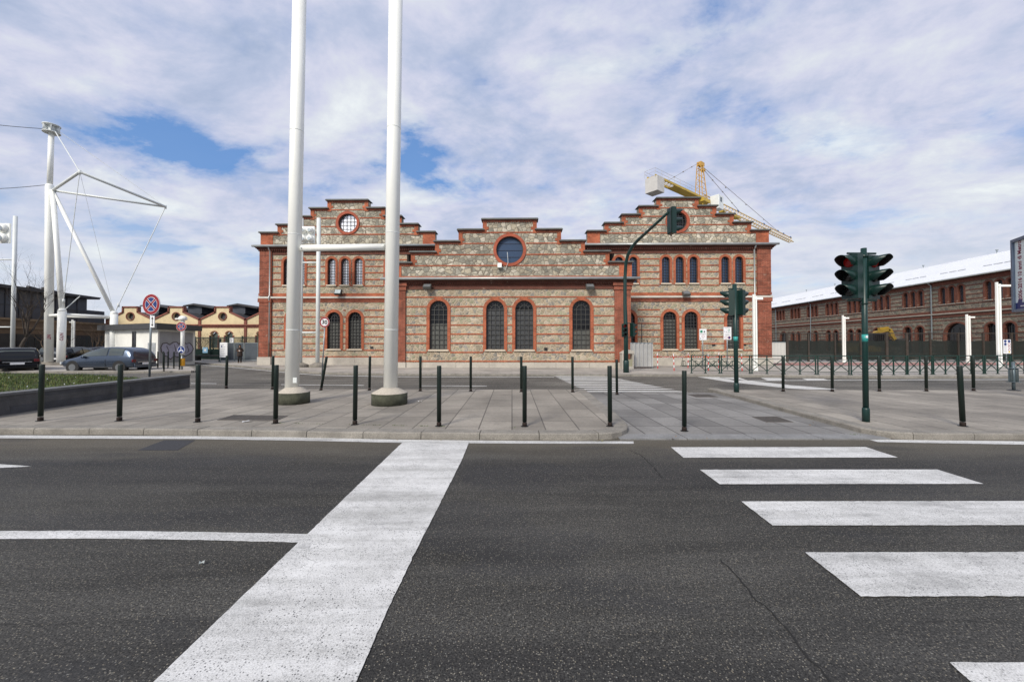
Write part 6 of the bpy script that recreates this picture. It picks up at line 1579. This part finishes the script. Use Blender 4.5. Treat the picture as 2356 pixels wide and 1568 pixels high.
for k in range(28):
    x = random.uniform(-17, -8); y = random.uniform(9, 15)
    if inside(x, y, poly2): fl.lathe(x, y, [(.012, .58 + random.uniform(0, .03)), (.002, .62)], 5)
stuff(fl.build('grass_flowers', whp), 'tiny white flowers dotted in the planter grass', 'flowers')

# ------------------------------------------------------------------ bare trees
bark = M('bare_bark', (.045, .035, .028), .9, .3, 8); bark2 = M('brown_twigs', (.10, .065, .040), .9, .3, 8)
def tree(p, Ht, seed, label, mat, spread=.5, levels=5, r0=.09, trunk=.3, group=None, kids=3):
    random.seed(seed); o = thing('bare_tree', label, 'tree', p, 0, group); tk_ = MB(); cw_ = MB()
    def branch(a, d_, ln, r, lev):
        pts = [a]; n = 4
        for k in range(n):
            d_ = (d_ + Vector((random.gauss(0, .11), random.gauss(0, .11), random.gauss(.05, .06)))).normalized(); pts.append(pts[-1] + d_ * ln / n)
        mb = tk_ if lev == 0 else cw_
        mb.tube(pts, [r * (1 - .5 * k / n) for k in range(n + 1)], 8 if lev < 2 else (5 if lev < 3 else 3), lev < 2)
        if lev >= levels: return
        for k in range(kids + (2 if lev == 0 else 0)):
            t = random.uniform(.45, 1.0) if lev else random.uniform(.75, 1.0); i = min(int(t * n), n - 1); base = pts[i] + (pts[i + 1] - pts[i]) * (t * n - i)
            ang = random.uniform(0, 6.28); sp_ = random.uniform(.5, 1.0) * spread * 1.6
            ax = d_.orthogonal().normalized(); ax = Matrix.Rotation(ang, 3, d_) @ ax; nd = (d_ + ax * sp_).normalized(); nd.z += .12; nd.normalize()
            branch(base, nd, ln * random.uniform(.55, .85) * (1.15 if lev == 0 else 1), r * .5 * random.uniform(.7, 1), lev + 1)
    branch(Vector((0, 0, 0)), Vector((0, 0, 1)), Ht * trunk, r0, 0)
    tk_.build('trunk', mat, o); cw_.build('crown', mat, o); return o
p = G(24, 862, 0); tree(Vector((AT(36, 790, 27).x, 27, 0)), 7.0, 3, 'dark bare tree at the left edge in front of the floodlight tower', bark, .5, 5, .15, .36, None, 3)
for x_, Y_, H_t, sd_, lab in ((165, 34, 5.0, 5, 'low brown bare tree behind the cable mast columns'), (205, 36, 4.5, 8, 'brown bare tree between the cable mast and the kiosk'), (236, 40, 7.2, 12, 'taller bare tree whose twigs rise above the sheds left of the kiosk'),
                              (375, 42.6, 5.0, 14, 'bare climber-like tree against the shed wall above the kiosk'), (470, 42.5, 4.4, 17, 'thin bare tree against the yellow wall at the left shed joint'), (500, 41.5, 4.2, 19, 'thin bare tree in front of the yellow shed next to the hall, left'), (555, 41.8, 4.0, 23, 'thin bare tree in front of the yellow shed beside the hall, right'), (110, 33, 4.6, 29, 'low brown bare tree behind the black car')):
    tree(Vector((AT(x_, 790, Y_).x, Y_, 0)), H_t, sd_, lab, bark2, .55, 5, .06, .28, 'bare trees behind the street', 3)

# ------------------------------------------------------------------ cars
def car(name, label, loc, rz, L_, W_, H_, paint_m, prof, door_x=None, estate=False, detail=True):
    """prof: stations x (0 = rear, 1 = nose), belt z, roof z, half width at belt, half width at roof; z as a fraction of H"""
    o = thing(name, label, 'car', loc, rz)
    sec = []
    for (x, zb, zbelt, zroof, wb, wr_) in prof:
        X = x * L_; hb = W_ / 2 * wb; hr = W_ / 2 * wr_; z0 = zb * H_; z1 = zbelt * H_; z2 = zroof * H_
        half = [(hb * .86, z0), (hb * .97, z0 + .06), (hb, (z0 + z1) / 2), (hb * .985, z1 - .07), (hb * .95, z1), ((hb * .95 + hr) / 2 + .01, (z1 + z2) / 2 + .01), (hr, z2 - .045), (hr * .86, z2 - .008), (hr * .45, z2)]
        if z2 - z1 < .08: half = [(hb * .86, z0), (hb * .97, z0 + .06), (hb, (z0 + z1) / 2), (hb * .985, z1 - .07), (hb * .95, z1 - .02), (hb * .90, z1 + (z2 - z1) * .5), (hb * .80, z2 - .012), (hb * .6, z2 - .003), (hb * .3, z2)]
        sec.append([(X, y, z) for y, z in half] + [(X, -y, z) for y, z in reversed(half)])
    n = len(sec[0]); b = MB(); b.smooth = True
    b.add([p_ for s_ in sec for p_ in s_], [(i * n + k, i * n + (k + 1) % n, (i + 1) * n + (k + 1) % n, (i + 1) * n + k) for i in range(len(sec) - 1) for k in range(n)] + [tuple(range(n)), tuple((len(sec) - 1) * n + k for k in range(n))])
    bo = b.build('body', paint_m, o); sb = bo.modifiers.new('sub', 'SUBSURF'); sb.levels = 1; sb.render_levels = 1
    gl = [i for i, p_ in enumerate(prof) if p_[3] - p_[2] > .18]
    # side glass, inset and set proud of the body side
    def lerp(a, b_, t): return tuple(a[k] + (b_[k] - a[k]) * t for k in range(3))
    for sg in (0, 1):
        for (i0, i1) in zip(gl, gl[1:]):
            s0, s1 = sec[i0], sec[i1]; f = lambda s_, k: s_[k] if sg == 0 else s_[n - 1 - k]
            if prof[i0][0] < .1 and not estate: continue
            ta = .06 if (i0 == gl[0] or abs(prof[i0][0] - .34) < .02 or prof[i0][0] == .12) else 0.0; tb_ = .94 if (i1 == gl[-1] or abs(prof[i1][0] - .34) < .02) else 1.0
            q = [lerp(f(s0, 4), f(s1, 4), ta), lerp(f(s0, 4), f(s1, 4), tb_), lerp(f(s0, 6), f(s1, 6), tb_), lerp(f(s0, 6), f(s1, 6), ta)]
            m0, m1 = lerp(f(s0, 5), f(s1, 5), ta), lerp(f(s0, 5), f(s1, 5), tb_); e = .012 if sg == 0 else -.012
            q = [(a, y + e, z) for a, y, z in q]; m0 = (m0[0], m0[1] + e, m0[2]); m1 = (m1[0], m1[1] + e, m1[2])
            q[0] = (q[0][0], q[0][1], q[0][2] + .03); q[1] = (q[1][0], q[1][1], q[1][2] + .03); q[2] = (q[2][0], q[2][1], q[2][2] - .03); q[3] = (q[3][0], q[3][1], q[3][2] - .03)
            MB().add([q[0], q[1], m1, q[2], q[3], m0], [(0, 1, 2, 5), (5, 2, 3, 4)]).build('side_window', g_car, o)
    g0, g1 = sec[gl[0]], sec[gl[-1]]
    pr = sec[max(gl[0] - 1, 0)]; e_ = .015
    MB().add([(pr[4][0] - e_, pr[4][1] * .84, pr[4][2] + .05), (g0[6][0] - e_, g0[6][1] * .86, g0[6][2] - .04), (g0[11][0] - e_, g0[11][1] * .86, g0[11][2] - .04), (pr[13][0] - e_, pr[13][1] * .84, pr[13][2] + .05)], [(0, 1, 2, 3)]).build('rear_window', g_car, o)
    nx_ = sec[gl[-1] + 1]
    MB().add([(nx_[4][0] + e_, nx_[4][1] * .84, nx_[4][2] + .04), (g1[6][0] + e_ + .03, g1[6][1] * .88, g1[6][2] - .03), (g1[11][0] + e_ + .03, g1[11][1] * .88, g1[11][2] - .03), (nx_[13][0] + e_, nx_[13][1] * .84, nx_[13][2] + .04)], [(0, 1, 2, 3)]).build('windscreen', g_car, o)
    tyre = M('tyre_rubber', (.015, .015, .015), .8); rim = M('alloy_rim', (.20, .21, .22), .35, .1, 3, metal=.6)
    for x in (.175, .80):
        for sg in (-1, 1):
            t = MB(); y0, y1 = sg * (W_ / 2 - .19), sg * (W_ / 2 + .005); t.tube([(x * L_, y0, .31), (x * L_, (y0 * .1 + y1 * .9), .31), (x * L_, y1, .31)], [.31, .31, .285], 22)
            wa = MB(); wa.tube([(x * L_, sg * (W_ / 2 - .25), .33), (x * L_, sg * (W_ / 2 + .002), .33)], .375, 22); 
            w = t.build('wheel', tyre, o); r2 = MB(); r2.tube([(x * L_, y1, .31), (x * L_, y1 + sg * .008, .31)], .20, 18); r2.build('rim', rim, w); wa.build('wheel_arch', black, o)
    tl_ = M('tail_light_red', (.10, .005, .008), .2)
    zL = prof[0][2] * H_
    for sg in (-1, 1):
        MB().obox((.04, sg * W_ * .40, zL - .10), (.05, 0, 0), (0, W_ * .06, 0), (0, 0, .08)).build('tail_light', tl_, o, bevel=.02)
        MB().obox((L_ - .10, sg * W_ * .36, .62 * .9), (.08, -.03 * sg, 0), (0, W_ * .10, 0), (0, 0, .07)).build('headlight', M('headlight_glass', (.55, .58, .6), .1), o, bevel=.02)
        MB().obox((L_ * .635, sg * (W_ / 2 + .07), zL + .12), (.06, 0, 0), (0, .09, 0), (0, 0, .06)).build('wing_mirror', paint_m, o, bevel=.02)
    MB().box(-.06, .02, -W_ * .42, W_ * .42, .28, .50).build('rear_bumper', paint_m, o, bevel=.03)
    MB().box(-.072, -.055, -.26, .26, zL - .33, zL - .22).build('number_plate', whp, o)
    MB().box(-.055, -.02, -W_ * .3, W_ * .3, zL - .20, zL - .17).build('tailgate_trim', M('chrome', (.5, .5, .52), .2, .05, 3, metal=.8), o)
    if door_x:
        d2 = MB()
        for x in door_x:
            for sg in (-1, 1): d2.box(x * L_ - .006, x * L_ + .006, sg * W_ / 2 - .012, sg * W_ / 2 + .004, .30, zL - .02)
        d2.build('door_gap', black, o)
        MB().obox((door_x[0] * L_ + .18, W_ / 2 + .0, zL - .20), (.08, 0, 0), (0, .015, 0), (0, 0, .014)).build('door_handle', paint_m, o)
    return o
def carmat(name, col, rough=.25):
    m, t, b = newmat(name); b.inputs['Base Color'].default_value = col + (1,); b.inputs['Metallic'].default_value = .75; b.inputs['Roughness'].default_value = rough; b.inputs['Coat Weight'].default_value = .6; b.inputs['Coat Roughness'].default_value = .06
    g = NB(t); n_ = g.noise(g.co(), 1.5, 4); g.l(g.ramp(n_, [(.3, .20), (.7, .32)]), b.inputs['Roughness']); return m
hatch = [(0, .27, .52, .56, .86, .80), (.015, .20, .60, .66, .95, .82), (.045, .18, .64, .86, .98, .76), (.12, .16, .64, .965, 1, .76), (.34, .16, .635, 1.0, 1, .78), (.46, .16, .625, .975, 1, .78), (.58, .16, .61, .885, 1, .79), (.68, .16, .59, .775, 1, .80), (.755, .16, .565, .60, 1, .8), (.90, .17, .50, .525, .97, .8), (.97, .20, .44, .46, .88, .8), (1, .26, .38, .40, .74, .7)]
bgm = carmat('blue_grey_car_paint', (.065, .088, .130))
cp_ = G(318, 856, 0); cyy = 22.9 + .85
car('parked_car', 'blue-grey three door hatchback parked nose left behind the planter', (AT(312, 790, 22.9).x - .20, cyy, .0), R(180), 4.35, 1.72, 1.52, bgm, hatch, (.36,))
wag = [(0, .27, .55, .60, .88, .84), (.012, .20, .62, .70, .96, .84), (.035, .18, .62, .93, .98, .80), (.08, .16, .62, .985, 1, .80), (.35, .16, .61, 1.0, 1, .80), (.55, .16, .60, .975, 1, .80), (.67, .16, .585, .80, 1, .80), (.75, .16, .56, .60, 1, .8), (.90, .17, .50, .53, .97, .8), (.97, .20, .44, .46, .88, .8), (1, .26, .38, .40, .74, .7)]
blkm = carmat('black_car_paint', (.006, .007, .010))
pc = AT(41, 790, 22.6); dirn = Vector((-.79, .61, 0)).normalized()
car('parked_car', 'black estate car seen from behind at the left edge', (pc.x, pc.y, 0), math.atan2(dirn.y, dirn.x), 4.5, 1.78, 1.50, blkm, wag, (.3, .55), True)
dk = carmat('dark_car_paint', (.010, .013, .018)); sv = carmat('silver_car_paint', (.22, .23, .25))
for x_, Y_, rz_, m_, pf_, lab in ((128, 31.5, 100, dk, hatch, 'dark car parked directly behind the cable mast columns'), (196, 35, 95, dk, hatch, 'dark car parked behind the nose of the blue-grey hatchback'), (262, 33.5, 88, blkm, wag, 'black car whose roof shows above the blue-grey hatchback'), (96, 35.5, 8, dk, hatch, 'dark car partly hidden between the black car and the mast')):
    q_ = AT(x_, 790, Y_); car('parked_car', lab, (q_.x, q_.y, 0), R(rz_), 4.2, 1.7, 1.45, m_, pf_, (.36,))['group'] = 'cars parked in the lot behind'

# ------------------------------------------------------------------ person by the gate
pp = G(551.5, 834.3, HK); pe = thing('person', 'person in dark brown hooded coat and black trousers holding something in both hands', 'person', pp, R(28)); sc_ = 1.0
Hp = AT(551, 794.5, pp.y).z - HK; S = Hp / 1.66
def skin(name, pts, edges, rad, mat, parent, root=0, sub=1):
    me = bpy.data.meshes.new(name); me.from_pydata([tuple(Vector(p_) * S) for p_ in pts], edges, []); o = bpy.data.objects.new(name, me); COL.objects.link(o)
    sk_ = o.modifiers.new('skin', 'SKIN'); 
    for i, r_ in enumerate(rad):
        v = me.skin_vertices[0].data[i]; v.radius = (r_ * S, r_ * S) if not isinstance(r_, tuple) else (r_[0] * S, r_[1] * S); v.use_root = (i == root)
    ss = o.modifiers.new('sub', 'SUBSURF'); ss.levels = sub; ss.render_levels = sub
    dg = bpy.context.evaluated_depsgraph_get(); me2 = bpy.data.meshes.new_from_object(o.evaluated_get(dg)); bpy.data.objects.remove(o)
    for p_ in me2.polygons: p_.use_smooth = True
    me2.materials.clear(); me2.materials.append(mat); return link(name, me2, parent)
skinm = M('skin_tone', (.45, .26, .18), .6, .08); coatm = M('coat_brown', (.030, .020, .017), .85, .3, 6, bump=.3); trm = M('trousers_black', (.006, .006, .008), .8, .2)
P_ = [(0, 0, .90), (0, .01, 1.10), (0, .0, 1.32), (0, -.01, 1.42), (0, -.035, 1.50), (0, -.05, 1.60), (0, -.045, 1.66)]; E_ = [(i, i + 1) for i in range(6)]; Rd = [(.15, .11), (.13, .10), (.15, .10), .055, (.075, .085), (.078, .092), (.05, .06)]
for sg in (-1, 1):
    b0 = len(P_); P_ += [(sg * .17, 0, 1.36), (sg * .24, .0, 1.12), (sg * .11, -.20, 1.14)]; Rd += [.055, .042, .030]; E_ += [(2, b0), (b0, b0 + 1), (b0 + 1, b0 + 2)]
    h0 = b0 + 2; b1_ = len(P_); P_ += [(sg * .065, -.25, 1.155)]; Rd += [(.032, .018)]; E_ += [(h0, b1_)]
    for k, (dx_, dz_, ln_) in enumerate(((-.012, .03, .055), (-.004, .012, .065), (.0, -.006, .06), (.004, -.024, .045))):
        i0 = len(P_); P_ += [(sg * (.05 + dx_ * .2), -.275, 1.155 + dz_), (sg * (.04 + dx_), -.275 - ln_ * .5, 1.150 + dz_), (sg * (.02 + dx_), -.27 - ln_ * .6, 1.135 + dz_)]; Rd += [.009, .0085, .007]; E_ += [(b1_, i0), (i0, i0 + 1), (i0 + 1, i0 + 2)]
    i0 = len(P_); P_ += [(sg * .045, -.245, 1.195), (sg * .03, -.265, 1.21)]; Rd += [.010, .008]; E_ += [(b1_, i0), (i0, i0 + 1)]
    l0 = len(P_); P_ += [(sg * .085, 0, .84), (sg * .09, .0, .47), (sg * .095, .01, .09), (sg * .10, -.14, .045)]; Rd += [.085, .058, .042, (.04, .032)]; E_ += [(0, l0), (l0, l0 + 1), (l0 + 1, l0 + 2), (l0 + 2, l0 + 3)]
skin('body', P_, E_, Rd, skinm, pe)
f = MB(); f.lathe(0, 0, [(.012, 0), (.004, .03)], 8); f.v = [(a * S, (-.135 - c) * S, (b + 1.585) * S) for a, b, c in f.v]; f.build('nose', skinm, pe)
ey = MB()
for sg in (-1, 1): ey.obox((sg * .03 * S, -.132 * S, 1.61 * S), (.010 * S, 0, 0), (0, .004, 0), (0, 0, .005 * S))
ey.obox((0, -.130 * S, 1.545 * S), (.02 * S, 0, 0), (0, .004, 0), (0, 0, .005 * S)); ey.build('eyes_and_mouth', M('dark_brown', (.02, .01, .01), .5), pe)
ct = MB(); ct.smooth = True
prof_ = [(.235, .66, .17), (.24, .80, .175), (.205, 1.02, .155), (.20, 1.16, .15), (.21, 1.30, .145), (.185, 1.40, .125), (.09, 1.47, .085), (.085, 1.49, .08)]
vs = []; nn = 20
for rx, z, ry in prof_:
    for k in range(nn): a = 2 * math.pi * k / nn; vs.append((rx * math.cos(a) * S, (ry * math.sin(a) - .005) * S, (z + .012 * math.sin(3 * a)) * S))
ct.add(vs, [(i * nn + k, i * nn + (k + 1) % nn, (i + 1) * nn + (k + 1) % nn, (i + 1) * nn + k) for i in range(len(prof_) - 1) for k in range(nn)])
for sg in (-1, 1): ct.tube([Vector((sg * .17, 0, 1.37)) * S, Vector((sg * .255, .0, 1.12)) * S, Vector((sg * .13, -.19, 1.14)) * S], [.075 * S, .068 * S, .05 * S], 12)
ct.build('coat', coatm, pe)
hdm = MB(); hdm.smooth = True; vs = []
for i, (r_, z) in enumerate(((.095, 1.45), (.12, 1.52), (.122, 1.60), (.11, 1.67), (.07, 1.725), (.01, 1.74))):
    for k in range(13): a = R(-50 + 280 * k / 12); vs.append((r_ * math.cos(a) * S, (r_ * math.sin(a) * 1.05 - .035) * S, z * S))
hdm.add(vs, [(i * 13 + k, i * 13 + k + 1, (i + 1) * 13 + k + 1, (i + 1) * 13 + k) for i in range(5) for k in range(12)]); hdm.build('hood', coatm, pe)
tr = MB()
for sg in (-1, 1): tr.tube([Vector((sg * .085, 0, .90)) * S, Vector((sg * .092, 0, .48)) * S, Vector((sg * .098, .01, .08)) * S], [.105 * S, .078 * S, .065 * S], 12)
tr.build('trousers', trm, pe)
shm = MB()
for sg in (-1, 1): shm.obox(Vector((sg * .10, -.06, .04)) * S, (.042 * S, 0, 0), (0, .12 * S, 0), (0, 0, .04 * S))
shm.build('shoes', black, pe, bevel=.015)
ph_ = MB().obox(Vector((0, 0, 0)), (.05 * S, 0, 0), (0, .008, 0), (0, 0, .055 * S)).build('paper_note', whp, None, (0, 0, 0)); Mx = Matrix.Rotation(R(28), 3, 'Z'); ph_.location = pp + Mx @ (Vector((0, -.285, 1.16)) * S); tag(ph_, 'small pale object held in both hands of the person in brown', 'paper')
